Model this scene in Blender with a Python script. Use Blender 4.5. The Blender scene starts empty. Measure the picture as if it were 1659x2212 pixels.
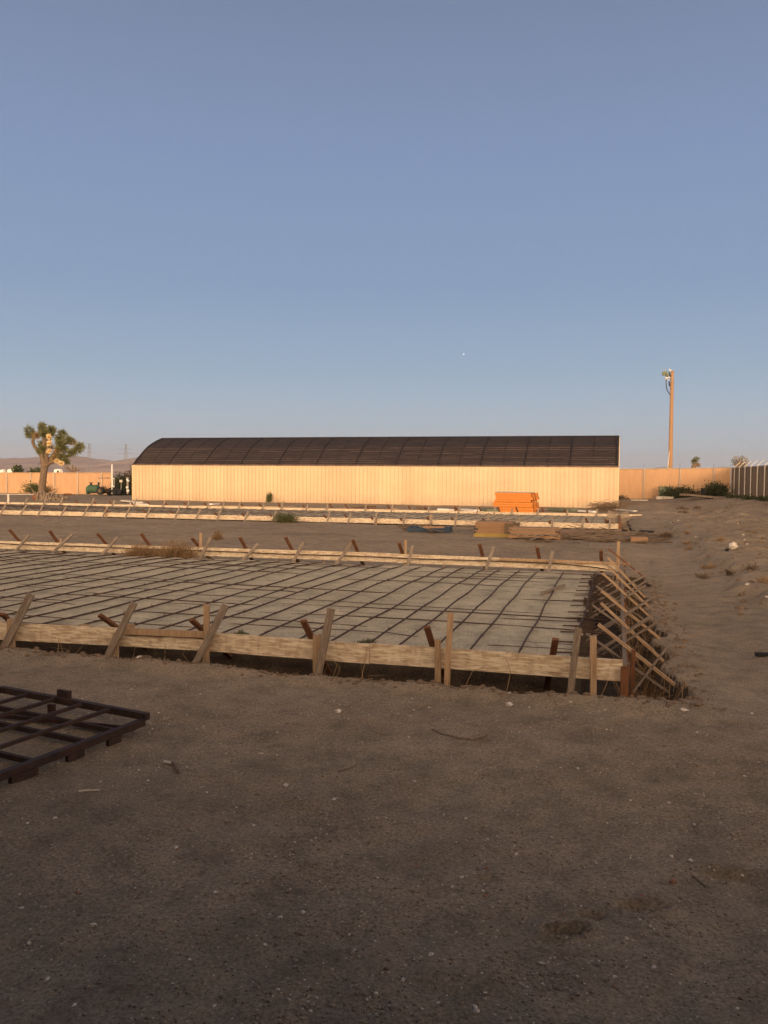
import bpy, math, random
import numpy as np
from mathutils import Vector, Matrix, noise
random.seed(7)
S = bpy.context.scene
COL = S.collection
# ------------------------------------------------------------------ camera
H = 1.9; F = 1790.0; IW, IH = 1659.0, 2212.0
TH = math.radians(15.75); PITCH = math.atan(72/1790); ROLL = math.radians(0.51)
cam = bpy.data.cameras.new('camera'); co = bpy.data.objects.new('camera', cam); COL.objects.link(co); S.camera = co
cam.sensor_fit = 'HORIZONTAL'; cam.sensor_width = 24; cam.lens = F/IW*24; cam.clip_end = 20000; cam.clip_start = .05
co.matrix_world = (Matrix.Translation((0, 0, H)) @ Matrix.Rotation(TH, 4, 'Z') @
                   Matrix.Rotation(math.pi/2-PITCH, 4, 'X') @ Matrix.Rotation(ROLL, 4, 'Z'))

def ray(px, py):
    u = px-IW/2; v = IH/2-py; c, s = math.cos(ROLL), math.sin(ROLL)
    u, v = u*c-v*s, u*s+v*c
    fy = F*math.cos(PITCH)+v*math.sin(PITCH); z = v*math.cos(PITCH)-F*math.sin(PITCH)
    return u*math.cos(TH)-fy*math.sin(TH), u*math.sin(TH)+fy*math.cos(TH), z
def P(px, py, z=0.0):
    x, y, r = ray(px, py); t = (z-H)/r; return Vector((x*t, y*t, z))
def atY(px, py, Y):
    x, y, r = ray(px, py); t = Y/y; return Vector((x*t, Y, H+r*t))
def atX(px, py, X):
    x, y, r = ray(px, py); t = X/x; return Vector((X, y*t, H+r*t))

# ------------------------------------------------------------------ materials
def mat(name, c1, c2=None, rough=.9, scale=6, stretch=(1, 1, 1), bump=0, bscale=40, metal=0, detail=5, emit=None, c3=None, spec=.3):
    m = bpy.data.materials.new(name); m.use_nodes = True; nt = m.node_tree; N = nt.nodes; L = nt.links
    b = N['Principled BSDF']; b.inputs['Roughness'].default_value = rough; b.inputs['Metallic'].default_value = metal
    b.inputs['Specular IOR Level'].default_value = spec
    tc = N.new('ShaderNodeTexCoord'); mp = N.new('ShaderNodeMapping'); mp.inputs['Scale'].default_value = stretch
    L.new(tc.outputs['Object'], mp.inputs['Vector'])
    if c2 is None: c2 = tuple(x*.75 for x in c1)
    n = N.new('ShaderNodeTexNoise'); n.inputs['Scale'].default_value = scale; n.inputs['Detail'].default_value = detail
    n.inputs['Roughness'].default_value = .65
    L.new(mp.outputs[0], n.inputs['Vector'])
    r = N.new('ShaderNodeValToRGB'); r.color_ramp.elements[0].position = .32; r.color_ramp.elements[1].position = .68
    r.color_ramp.elements[0].color = (*c2, 1); r.color_ramp.elements[1].color = (*c1, 1)
    if c3:
        e = r.color_ramp.elements.new(.5); e.color = (*c3, 1)
    L.new(n.outputs['Fac'], r.inputs['Fac']); L.new(r.outputs['Color'], b.inputs['Base Color'])
    if bump:
        n2 = N.new('ShaderNodeTexNoise'); n2.inputs['Scale'].default_value = bscale; n2.inputs['Detail'].default_value = 4
        L.new(mp.outputs[0], n2.inputs['Vector'])
        bp = N.new('ShaderNodeBump'); bp.inputs['Strength'].default_value = bump; bp.inputs['Distance'].default_value = .02
        L.new(n2.outputs['Fac'], bp.inputs['Height']); L.new(bp.outputs['Normal'], b.inputs['Normal'])
    if emit:
        b.inputs['Emission Color'].default_value = (*emit[0], 1); b.inputs['Emission Strength'].default_value = emit[1]
    return m

def dirt_mat(name, base, dark, light, green=False):
    m = bpy.data.materials.new(name); m.use_nodes = True; nt = m.node_tree; N = nt.nodes; L = nt.links
    b = N['Principled BSDF']; b.inputs['Roughness'].default_value = .95; b.inputs['Specular IOR Level'].default_value = .15
    tc = N.new('ShaderNodeTexCoord')
    def noi(s, d=6, r=.6, w=0):
        n = N.new('ShaderNodeTexNoise'); n.inputs['Scale'].default_value = s; n.inputs['Detail'].default_value = d
        n.inputs['Roughness'].default_value = r; n.inputs['Distortion'].default_value = w; L.new(tc.outputs['Object'], n.inputs['Vector']); return n
    def ramp(src, stops):
        r = N.new('ShaderNodeValToRGB'); el = r.color_ramp.elements
        el[0].position, el[0].color = stops[0][0], (*stops[0][1], 1); el[1].position, el[1].color = stops[-1][0], (*stops[-1][1], 1)
        for p, c in stops[1:-1]:
            e = el.new(p); e.color = (*c, 1)
        L.new(src, r.inputs['Fac']); return r
    def mix(a, b_, fac, mode='MIX'):
        x = N.new('ShaderNodeMix'); x.data_type = 'RGBA'; x.blend_type = mode
        if isinstance(fac, float): x.inputs[0].default_value = fac
        else: L.new(fac, x.inputs[0])
        L.new(a, x.inputs[6]); L.new(b_, x.inputs[7]); return x.outputs[2]
    big = ramp(noi(.35, 5, .6, .4).outputs['Fac'], [(.3, dark), (.5, base), (.72, light)])
    med = ramp(noi(3.1, 8, .7).outputs['Fac'], [(.3, (.62, .62, .62)), (.5, (.95, .95, .95)), (.75, (1.25, 1.2, 1.15))])
    c = mix(big.outputs[0], med.outputs[0], 1.0, 'MULTIPLY')
    fine = ramp(noi(55, 5, .75).outputs['Fac'], [(.3, (.48, .47, .46)), (.5, (1, 1, 1)), (.7, (1.5, 1.48, 1.46))])
    c = mix(c, fine.outputs[0], 1.0, 'MULTIPLY')
    # grit: pale and dark grains
    v = N.new('ShaderNodeTexVoronoi'); v.inputs['Scale'].default_value = 42; L.new(tc.outputs['Object'], v.inputs['Vector'])
    near = N.new('ShaderNodeMath'); near.operation = 'LESS_THAN'; near.inputs[1].default_value = .2; L.new(v.outputs['Distance'], near.inputs[0])
    sep = N.new('ShaderNodeSeparateColor'); L.new(v.outputs['Color'], sep.inputs[0])
    g1 = N.new('ShaderNodeMath'); g1.operation = 'GREATER_THAN'; g1.inputs[1].default_value = .86; L.new(sep.outputs[0], g1.inputs[0])
    m1 = N.new('ShaderNodeMath'); m1.operation = 'MULTIPLY'; L.new(near.outputs[0], m1.inputs[0]); L.new(g1.outputs[0], m1.inputs[1])
    pale = N.new('ShaderNodeRGB'); pale.outputs[0].default_value = (light[0]*1.7, light[1]*1.75, light[2]*1.8, 1)
    c = mix(c, pale.outputs[0], m1.outputs[0])
    g2 = N.new('ShaderNodeMath'); g2.operation = 'LESS_THAN'; g2.inputs[1].default_value = .16; L.new(sep.outputs[0], g2.inputs[0])
    m2 = N.new('ShaderNodeMath'); m2.operation = 'MULTIPLY'; L.new(near.outputs[0], m2.inputs[0]); L.new(g2.outputs[0], m2.inputs[1])
    dk = N.new('ShaderNodeRGB'); dk.outputs[0].default_value = (dark[0]*.35, dark[1]*.35, dark[2]*.35, 1)
    c = mix(c, dk.outputs[0], m2.outputs[0])
    L.new(c, b.inputs['Base Color'])
    ad = N.new('ShaderNodeMath'); ad.operation = 'ADD'; L.new(noi(60, 6, .75).outputs['Fac'], ad.inputs[0]); L.new(noi(9, 6, .65).outputs['Fac'], ad.inputs[1])
    bp = N.new('ShaderNodeBump'); bp.inputs['Strength'].default_value = .6; bp.inputs['Distance'].default_value = .025
    L.new(ad.outputs[0], bp.inputs['Height']); L.new(bp.outputs['Normal'], b.inputs['Normal'])
    return m

def osb_mat():
    m = bpy.data.materials.new('osb'); m.use_nodes = True; nt = m.node_tree; N = nt.nodes; L = nt.links
    b = N['Principled BSDF']; b.inputs['Roughness'].default_value = .8; b.inputs['Specular IOR Level'].default_value = .2
    tc = N.new('ShaderNodeTexCoord')
    # strand flakes: two crossed stretched voronoi cell fields
    cols = []
    for k, (rot, sc) in enumerate([(.9, (12, 12, 26)), (-.8, (24, 12, 11))]):
        mp = N.new('ShaderNodeMapping'); mp.inputs['Rotation'].default_value = (0, rot, 0); mp.inputs['Scale'].default_value = sc
        L.new(tc.outputs['Object'], mp.inputs['Vector'])
        v = N.new('ShaderNodeTexVoronoi'); v.inputs['Scale'].default_value = 1.0; L.new(mp.outputs[0], v.inputs['Vector'])
        s = N.new('ShaderNodeSeparateColor'); L.new(v.outputs['Color'], s.inputs[0])
        cols.append(s.outputs[k])
    ad = N.new('ShaderNodeMath'); ad.operation = 'ADD'; L.new(cols[0], ad.inputs[0]); L.new(cols[1], ad.inputs[1])
    n = N.new('ShaderNodeTexNoise'); n.inputs['Scale'].default_value = 7; n.inputs['Detail'].default_value = 6; L.new(tc.outputs['Object'], n.inputs['Vector'])
    ad2 = N.new('ShaderNodeMath'); ad2.operation = 'MULTIPLY_ADD'; ad2.inputs[1].default_value = 1.6; L.new(n.outputs['Fac'], ad2.inputs[0]); L.new(ad.outputs[0], ad2.inputs[2])
    dv = N.new('ShaderNodeMath'); dv.operation = 'DIVIDE'; dv.inputs[1].default_value = 3.6; L.new(ad2.outputs[0], dv.inputs[0])
    r = N.new('ShaderNodeValToRGB'); e = r.color_ramp.elements
    e[0].position = .22; e[0].color = (.43, .315, .21, 1); e[1].position = .8; e[1].color = (.72, .585, .425, 1)
    x = e.new(.42); x.color = (.55, .415, .28, 1); x = e.new(.6); x.color = (.63, .495, .345, 1)
    L.new(dv.outputs[0], r.inputs['Fac']); last = r.outputs[0]
    for k, (rot, sc, col) in enumerate([(1.05, (9, 9, 70), (.86, .74, .53, 1)), (1.45, (10, 10, 80), (.88, .77, .57, 1)), (-.7, (10, 10, 60), (.40, .26, .15, 1)), (2.0, (9, 9, 75), (.84, .70, .48, 1))]):
        mp = N.new('ShaderNodeMapping'); mp.inputs['Rotation'].default_value = (0, rot, 0); mp.inputs['Scale'].default_value = sc; mp.inputs['Location'].default_value = (k*3.7, 0, k*1.9)
        L.new(tc.outputs['Object'], mp.inputs['Vector'])
        v = N.new('ShaderNodeTexVoronoi'); v.inputs['Scale'].default_value = 1.0; v.inputs['Randomness'].default_value = .9; L.new(mp.outputs[0], v.inputs['Vector'])
        s_ = N.new('ShaderNodeSeparateColor'); L.new(v.outputs['Color'], s_.inputs[0])
        g_ = N.new('ShaderNodeMath'); g_.operation = 'GREATER_THAN'; g_.inputs[1].default_value = .86; L.new(s_.outputs[1], g_.inputs[0])
        f_ = N.new('ShaderNodeMath'); f_.operation = 'MULTIPLY'; f_.inputs[1].default_value = .5; L.new(g_.outputs[0], f_.inputs[0])
        x_ = N.new('ShaderNodeMix'); x_.data_type = 'RGBA'; L.new(f_.outputs[0], x_.inputs[0]); L.new(last, x_.inputs[6]); x_.inputs[7].default_value = col; last = x_.outputs[2]
    L.new(last, b.inputs['Base Color'])
    return m

M = {}
M['dirt'] = dirt_mat('dirt', (.294, .225, .150), (.232, .177, .117), (.340, .263, .178))
M['sand'] = dirt_mat('sand', (.50, .43, .30), (.45, .385, .27), (.54, .47, .335))
M['shade_painted'] = dirt_mat('damp soil', (.10, .072, .047), (.07, .05, .033), (.13, .095, .063))  # trench and pad-side soil, shade under the boards put into its colour
M['osb'] = osb_mat()
M['stake'] = mat('weathered wood', (.37, .29, .215), (.13, .09, .065), scale=14, stretch=(6, 6, .5), bump=.7, detail=8)
M['grey_stake'] = mat('grey weathered wood', (.38, .30, .225), (.14, .10, .075), scale=14, stretch=(6, 6, .5), bump=.7, detail=8)
M['fresh'] = mat('fresh lumber', (.52, .365, .225), (.30, .18, .095), scale=12, stretch=(6, 6, .4), bump=.4)
M['brown_stake'] = mat('brown stake', (.23, .10, .045), (.12, .05, .025), scale=14, stretch=(4, 4, .7), bump=.4)
M['rebar'] = mat('rusty rebar', (.095, .052, .036), (.042, .027, .023), rough=.8, scale=30)
M['steel'] = mat('dark red steel', (.060, .027, .018), (.022, .015, .012), rough=.75, scale=12, bump=.2)
M['cream'] = mat('cream siding', (.62, .455, .290), (.555, .405, .255), rough=.55, scale=.6, stretch=(.6, 1, 1.6))
M['cream_trim'] = mat('cream trim', (.80, .62, .36), (.72, .55, .31), rough=.5)
M['roof'] = mat('dark shade cloth', (.034, .027, .030), (.020, .016, .019), rough=.9, scale=1.3, stretch=(.5, 1, 3), bump=.3)
M['roof_rib'] = mat('dark pipe', (.018, .014, .016), (.012, .01, .011), rough=.7)
M['roof_line'] = mat('brown wire', (.17, .11, .085), (.08, .055, .045), rough=.6, scale=2)
M['orange'] = mat('orange paint', (.60, .205, .025), (.48, .155, .02), rough=.5, scale=3, stretch=(1, 1, 12))
M['orange_end'] = mat('orange darker ends', (.42, .19, .055), (.28, .12, .04), rough=.7, scale=20)  # beam end faces, darker and duller than the sides
M['dusty'] = mat('dusty white', (.62, .56, .47), (.5, .44, .36), scale=5)
M['white'] = mat('white paint', (.78, .75, .68), (.68, .64, .56), rough=.5)
M['slats'] = mat('tan privacy slats', (.50, .305, .17), (.43, .26, .145), rough=.8, scale=1.2, stretch=(2, 2, .6), bump=.1)
M['dark_slats'] = mat('brown privacy slats', (.17, .125, .085), (.13, .095, .065), rough=.8, scale=6, stretch=(6, 6, .3), bump=.1)
M['galv'] = mat('galvanised steel', (.50, .46, .40), (.40, .36, .31), rough=.5, metal=.3)
M['pole'] = mat('pole wood', (.38, .23, .13), (.25, .145, .08), scale=9, stretch=(5, 5, .4), bump=.5)
M['bark'] = mat('joshua bark', (.21, .145, .095), (.10, .068, .045), scale=7, stretch=(1, 1, 1.6), bump=1, bscale=14)
M['yucca'] = mat('yucca leaf', (.20, .19, .075), (.10, .11, .045), scale=3, rough=.6)
M['yucca_dry'] = mat('dead yucca leaf', (.38, .26, .11), (.24, .15, .07), scale=3)
M['blossom'] = mat('cream blossom', (.85, .68, .40), (.72, .52, .27), scale=3)
M['bush'] = mat('green bush', (.11, .12, .042), (.05, .06, .022), scale=3)
M['dkbush'] = mat('dark bush', (.062, .075, .030), (.03, .037, .016), scale=2)
M['dry'] = mat('dry straw weed', (.33, .205, .10), (.19, .115, .06), scale=4)
M['drydark'] = mat('dry brown weed', (.17, .115, .07), (.09, .06, .038), scale=4)
M['green_metal'] = mat('green painted metal', (.055, .115, .06), (.035, .075, .045), rough=.6, scale=3)
M['black'] = mat('black rubber', (.02, .02, .02), (.012, .012, .012), rough=.8)
M['cabinet'] = mat('green grey cabinet', (.17, .19, .12), (.13, .15, .10), rough=.7, scale=2)
M['blue'] = mat('faded blue paint', (.055, .085, .13), (.035, .05, .075), rough=.8, scale=5)
M['yellow'] = mat('yellow paint', (.38, .26, .07), (.28, .19, .05), rough=.7, scale=8)
M['plywood'] = mat('plywood', (.36, .215, .12), (.26, .15, .08), scale=4, stretch=(1, 1, 20))
M['scrap'] = mat('mixed scrap wood', (.30, .215, .145), (.10, .07, .05), scale=5, stretch=(1, 3, 6))
M['concrete'] = mat('concrete', (.33, .29, .24), (.25, .215, .175), scale=4, bump=.3)
M['stone'] = mat('pale stone', (.74, .66, .56), (.55, .47, .38), scale=12, bump=.5)
M['stone_red'] = mat('reddish stone', (.40, .20, .12), (.28, .14, .09), scale=12, bump=.5)
M['hill'] = mat('hill', (.50, .36, .27), (.22, .155, .13), scale=.009, stretch=(1, .5, 4), detail=10, c3=(.33, .235, .19), bump=0)
M['pylon'] = mat('pylon steel', (.22, .22, .23), (.18, .18, .19), rough=.6)
M['farhouse'] = mat('far white wall', (.9, .85, .75), (.8, .76, .66))
M['moon'] = mat('moon', (.9, .9, .9), emit=((1, .97, .9), 1.3))

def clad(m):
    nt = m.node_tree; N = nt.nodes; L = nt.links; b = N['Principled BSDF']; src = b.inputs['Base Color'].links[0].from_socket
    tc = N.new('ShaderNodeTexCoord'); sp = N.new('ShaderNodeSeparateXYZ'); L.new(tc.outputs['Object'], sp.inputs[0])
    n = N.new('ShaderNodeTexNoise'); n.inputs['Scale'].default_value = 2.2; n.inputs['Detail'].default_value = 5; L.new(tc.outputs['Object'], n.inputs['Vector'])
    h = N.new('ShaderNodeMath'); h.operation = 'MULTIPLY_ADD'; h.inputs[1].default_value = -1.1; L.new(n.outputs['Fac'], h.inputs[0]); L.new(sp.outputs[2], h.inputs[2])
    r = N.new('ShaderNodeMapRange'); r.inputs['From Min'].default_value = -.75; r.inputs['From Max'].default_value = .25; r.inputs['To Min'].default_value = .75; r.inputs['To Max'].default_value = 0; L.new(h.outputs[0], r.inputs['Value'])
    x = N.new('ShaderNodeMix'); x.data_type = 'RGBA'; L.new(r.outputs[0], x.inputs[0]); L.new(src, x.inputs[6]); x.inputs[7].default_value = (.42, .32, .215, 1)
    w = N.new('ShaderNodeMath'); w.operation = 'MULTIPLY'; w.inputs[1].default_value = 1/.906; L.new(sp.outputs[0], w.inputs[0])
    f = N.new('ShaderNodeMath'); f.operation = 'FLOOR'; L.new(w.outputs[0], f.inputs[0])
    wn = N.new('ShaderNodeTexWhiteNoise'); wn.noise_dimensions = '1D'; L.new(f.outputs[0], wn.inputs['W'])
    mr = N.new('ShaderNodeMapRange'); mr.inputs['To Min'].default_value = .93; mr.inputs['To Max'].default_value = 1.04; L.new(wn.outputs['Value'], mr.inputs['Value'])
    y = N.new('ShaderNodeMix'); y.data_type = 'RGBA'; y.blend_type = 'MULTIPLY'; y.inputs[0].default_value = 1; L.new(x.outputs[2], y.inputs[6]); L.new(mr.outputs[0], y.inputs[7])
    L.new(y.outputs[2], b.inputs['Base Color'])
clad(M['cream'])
# ------------------------------------------------------------------ mesh builder
class MB:
    def __init__(s): s.v = []; s.f = []; s.mi = []
    def add(s, vs, fs, mi=0):
        o = len(s.v); s.v.extend([tuple(v) for v in vs]); s.f.extend([tuple(i+o for i in f) for f in fs]); s.mi.extend([mi]*len(fs)); return s
    def box(s, a, b, mi=0):
        x0, y0, z0 = a; x1, y1, z1 = b
        s.add([(x0, y0, z0), (x1, y0, z0), (x1, y1, z0), (x0, y1, z0), (x0, y0, z1), (x1, y0, z1), (x1, y1, z1), (x0, y1, z1)],
              [(0, 3, 2, 1), (4, 5, 6, 7), (0, 1, 5, 4), (1, 2, 6, 5), (2, 3, 7, 6), (3, 0, 4, 7)], mi); return s
    def beam(s, p, q, w, t, side=None, mi=0, jag=0):
        """rectangular bar p->q; w measured along 'side', t across"""
        p = Vector(p); q = Vector(q); d = (q-p).normalized()
        side = Vector(side) if side else Vector((1, 0, 0))
        side = (side-d*side.dot(d))
        if side.length < 1e-4: side = Vector((0, 1, 0))-d*d.y
        side.normalize(); n = d.cross(side)
        vs = []
        for c in (p, q):
            for a, b in ((-1, -1), (1, -1), (1, 1), (-1, 1)):
                e = d*random.uniform(-jag, jag) if jag else Vector()
                vs.append(c+side*a*w/2+n*b*t/2+e)
        s.add(vs, [(0, 3, 2, 1), (4, 5, 6, 7), (0, 1, 5, 4), (1, 2, 6, 5), (2, 3, 7, 6), (3, 0, 4, 7)], mi); return s
    def tube(s, pts, rad, n=6, mi=0, cap=True, wob=0):
        pts = [Vector(p) for p in pts]
        if not hasattr(rad, '__len__'): rad = [rad]*len(pts)
        vs = []; fs = []
        for i, p in enumerate(pts):
            d = (pts[min(i+1, len(pts)-1)]-pts[max(i-1, 0)]).normalized()
            a = d.cross(Vector((0, 0, 1)) if abs(d.z) < .9 else Vector((0, 1, 0))).normalized(); b = d.cross(a)
            for k in range(n):
                t = 2*math.pi*k/n; r = rad[i]*(1+(random.uniform(-wob, wob) if wob else 0))
                vs.append(p+a*math.cos(t)*r+b*math.sin(t)*r)
        for i in range(len(pts)-1):
            for k in range(n):
                k2 = (k+1) % n; fs.append((i*n+k, i*n+k2, (i+1)*n+k2, (i+1)*n+k))
        if cap: fs.append(tuple(range(n-1, -1, -1))); fs.append(tuple((len(pts)-1)*n+k for k in range(n)))
        s.add(vs, fs, mi); return s
    def blade(s, p, d, l, w, mi=0, bend=.0):
        d = Vector(d).normalized(); a = d.cross(Vector((random.uniform(-1, 1), random.uniform(-1, 1), random.uniform(-1, 1)))).normalized()
        p = Vector(p); q = p+d*l*.55+Vector((0, 0, bend*l*.3)); e = p+d*l+Vector((0, 0, -bend*l))
        s.add([p-a*w*.35, p+a*w*.35, q+a*w*.5, q-a*w*.5, e], [(0, 1, 2, 3), (3, 2, 4)], mi); return s
    def blob(s, c, r, sub=2, rough=.25, mi=0, seed=0):
        import bmesh
        bm = bmesh.new(); bmesh.ops.create_icosphere(bm, subdivisions=sub, radius=1)
        vs = []
        for v in bm.verts:
            k = 1+rough*noise.noise(v.co*1.7+Vector((seed*3.1, seed, 0)))*1.6
            vs.append((c[0]+v.co.x*r[0]*k, c[1]+v.co.y*r[1]*k, c[2]+v.co.z*r[2]*k))
        fs = [tuple(v.index for v in f.verts) for f in bm.faces]; bm.free()
        s.add(vs, fs, mi); return s
    def build(s, name, m, parent=None, smooth=False, loc=None):
        """vertices are world positions; the object sits at loc (or its parent's place)"""
        if parent is not None:
            o0 = Vector(parent.location); q = parent.parent
            while q: o0 = o0+Vector(q.location); q = q.parent
            L = o0
        else: L = Vector(loc) if loc is not None else Vector()
        me = bpy.data.meshes.new(name); A = np.array(s.v, dtype=float)-np.array(L)
        me.from_pydata(A.tolist(), [], s.f)
        for mm in (m if isinstance(m, (list, tuple)) else [m]): me.materials.append(mm)
        if any(s.mi): me.polygons.foreach_set('material_index', s.mi)
        if smooth: me.polygons.foreach_set('use_smooth', [True]*len(s.f))
        me.update()
        o = bpy.data.objects.new(name, me); COL.objects.link(o)
        if parent is not None: o.parent = parent
        else: o.location = L
        return o

def tag(o, label, cat, group=None):
    o['label'] = label; o['category'] = cat
    if group: o['group'] = group
    return o
def thing(name, label, cat, loc, group=None):
    o = bpy.data.objects.new(name, None); COL.objects.link(o); o.location = loc; o.empty_display_size = .2
    return tag(o, label, cat, group)
def struct(o): o['kind'] = 'structure'; return o

# ------------------------------------------------------------------ terrain
NX1 = (-45, .10)      # slab x range
def sst(a, b, x):
    t = np.clip((x-a)/(b-a), 0, 1); return t*t*(3-2*t)
rng = np.random.RandomState(3)
def vnoise(x, y, s, seed):
    """value noise, vectorised"""
    r = np.random.RandomState(seed); tab = r.rand(256, 256)
    X = x/s; Y = y/s; xi = np.floor(X).astype(int); yi = np.floor(Y).astype(int); fx = X-xi; fy = Y-yi
    fx = fx*fx*(3-2*fx); fy = fy*fy*(3-2*fy)
    g = lambda a, b: tab[a % 256, b % 256]
    return (g(xi, yi)*(1-fx)+g(xi+1, yi)*fx)*(1-fy)+(g(xi, yi+1)*(1-fx)+g(xi+1, yi+1)*fx)*fy-.5
footprints = [(P(1222, 2005), .085, .045, .085, .5), (P(1280, 1968), .06, .03, .05, .3), (P(1390, 1945), .11, .045, .04, .2), (P(1590, 1880), .14, .06, .04, .1), (P(1050, 1890), .06, .03, .02, 0),
              (P(1455, 1760), .12, .05, .015, .2), (P(1330, 1560), .10, .05, .02, .4), (P(1515, 1532), .12, .05, .03, .1)]
def hfun(x, y):
    x = np.asarray(x, float); y = np.asarray(y, float)
    z = .05*vnoise(x, y, 2.3, 1)+.025*vnoise(x, y, .8, 2)
    near = 1-sst(25, 60, y)
    z = z+near*(.018*vnoise(x, y, .24, 3)+.013*vnoise(x, y, .11, 4)+.010*vnoise(x, y, .055, 14)*(y < 9))
    z = z-.035*np.exp(-((x+.2*np.sin(y*.9)-.1*y-.9)/.10)**2)*(y < 7.2)*(y > 0)*(.5+vnoise(x, y, .3, 17))
    # general rise to the right-hand fence
    k = sst(1.2, 8.6, x)*(1-sst(120, 300, y))
    z = z+k*(.22+.50*sst(20, 62, y))
    z = z-.12*sst(-20, -60, x)*sst(40, 75, y)*0
    z = z+.35*sst(60, 74, y)*sst(-8, 0, x)*(1-k)*(1-sst(80, 140, y))
    # spoil mounds on the right
    mounds = [(1.9, 46, 1.4, 4, .28), (5.2, 41, 2.4, 6, .30), (2.9, 20, .8, 3.5, .13), (3.6, 12, .9, 4, .12), (4.5, 30, 1.2, 6, .22), (1.7, 62, 2, 5, .25), (6.6, 52, 1.5, 7, .2), (2.8, 27, .7, 3, .12), (4.2, 16, 1, 2, .16)]
    for mx, my, sx, sy, hh in mounds:
        z = z+hh*np.exp(-((x-mx)/sx)**2-((y-my)/sy)**2)*(1+.8*vnoise(x, y, .7, 9))
    eb = .35*vnoise(x*0, y, 2.2, 12)+.18*vnoise(x, y, .6, 13)
    z = z+(.17*sst(1.95+eb, 2.3+eb, x)-.09*sst(3.0+eb, 4.2+eb, x))*sst(7, 11, y)*(1-sst(34, 44, y))
    rr = sst(1.6, 3.2, x)*(1-sst(55, 75, y))
    z = z+rr*(.16*vnoise(x, y, 1.1, 5)+.11*vnoise(x, y, .45, 6)+.06*vnoise(x, y, .2, 11))
    # wheel ruts across the strip between the slabs and down the path
    strip = sst(18.5, 20, y)*(1-sst(30, 32, y))
    z = z-strip*.03*(np.exp(-((y-22.2+.3*vnoise(x, x, 6, 7))/.22)**2)+np.exp(-((y-24.3+.3*vnoise(x, x, 6, 7))/.22)**2)+np.exp(-((y-27.4)/.3)**2))
    z = z-.06*np.exp(-((x-1.15-.25*np.sin(y*.25))/.42)**2)*sst(6, 10, y)*(1-sst(30, 40, y))
    # trenches round both slabs
    def trench(x, y, y0, y1, z, dep, rough):
        e = rough*(vnoise(x, y, .5, 21)+.6*vnoise(x, y, .17, 22)); e2 = rough*(vnoise(x, y, .5, 23)+.6*vnoise(x, y, .17, 24))
        w = .06
        outer = sst(y0-.16+e-w, y0-.16+e+w, y)*(1-sst(y1+.30+e-w, y1+.30+e+w, y))*(1-sst(.46+.10*np.clip((y0+1.5-y)/1.5, 0, 1)+e2*1.4-w, .46+.10*np.clip((y0+1.5-y)/1.5, 0, 1)+e2*1.4+w, x))
        return z*(1-outer)-dep*outer
    z = trench(x, y, 7.67, 16.91, z, .60, .16)
    z = trench(x, y, 33.3, 43.7, z, .28, .16)
    # a little spoil lip in front of the near trench
    z = z+.035*np.exp(-((y-7.25)/.22)**2)*(1-sst(.4, 1.2, x))*(1+1.5*vnoise(x, y, .35, 8))
    gx, gy = P(1128, 1492).x, P(1128, 1492).y
    z = z-.16*np.exp(-((x-gx)/.10)**2-((y-gy)/.13)**2)
    for p, sx, sy, d, a in footprints:
        dx = (x-p.x)*math.cos(a)+(y-p.y)*math.sin(a); dy = -(x-p.x)*math.sin(a)+(y-p.y)*math.cos(a)
        q = (dx/sx)**2+(dy/sy)**2
        z = z-d*np.exp(-q**2)+d*.25*np.exp(-((q-1.9)/.7)**2)
    far = sst(150, 500, np.hypot(x, y))
    return z*(1-far)
def hz(x, y): return float(hfun(np.array([x]), np.array([y]))[0])

def lines(segs):
    out = [segs[0][0]]
    for a, b, st0, st1 in segs:
        n = max(1, int(round((b-a)/((st0+st1)/2)))); r = st1/st0; t = np.linspace(0, 1, n+1)[1:]
        if abs(r-1) > .01: t = (r**t-1)/(r-1)
        out += list(a+(b-a)*t)
    return np.array(out)
xs = lines([(-6000, -300, 900, 60), (-300, -70, 60, 2), (-70, -16, .9, .16), (-16, -6, .14, .045), (-6, -2.4, .04, .04), (-2.4, 2.2, .028, .028), (2.2, 12, .05, .3), (12, 300, .5, 60), (300, 6000, 60, 900)])
ys = lines([(-300, -5, 60, 2), (-5, 1.8, 1, .06), (1.8, 4.2, .024, .026), (4.2, 9, .034, .045), (9, 18, .05, .09), (18, 46, .11, .2), (46, 80, .25, .6), (80, 300, 1, 40), (300, 9000, 60, 1200)])
X, Y = np.meshgrid(xs, ys); Z = hfun(X, Y)
nx, ny = len(xs), len(ys)
me = bpy.data.meshes.new('ground')
me.vertices.add(nx*ny); me.vertices.foreach_set('co', np.stack([X, Y, Z], -1).ravel())
idx = np.arange(nx*ny).reshape(ny, nx)
q = np.stack([idx[:-1, :-1], idx[:-1, 1:], idx[1:, 1:], idx[1:, :-1]], -1).reshape(-1, 4)
me.loops.add(q.size); me.loops.foreach_set('vertex_index', q.ravel()); me.polygons.add(len(q))
me.polygons.foreach_set('loop_start', np.arange(len(q))*4); me.polygons.foreach_set('loop_total', np.full(len(q), 4))
me.polygons.foreach_set('use_smooth', np.ones(len(q), bool)); me.update(); me.validate()
me.materials.append(M['dirt']); me.materials.append(M['shade_painted'])
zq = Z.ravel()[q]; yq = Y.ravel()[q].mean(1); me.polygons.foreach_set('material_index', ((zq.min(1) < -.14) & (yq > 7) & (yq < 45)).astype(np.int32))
g = bpy.data.objects.new('ground', me); COL.objects.link(g); struct(g)

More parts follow.
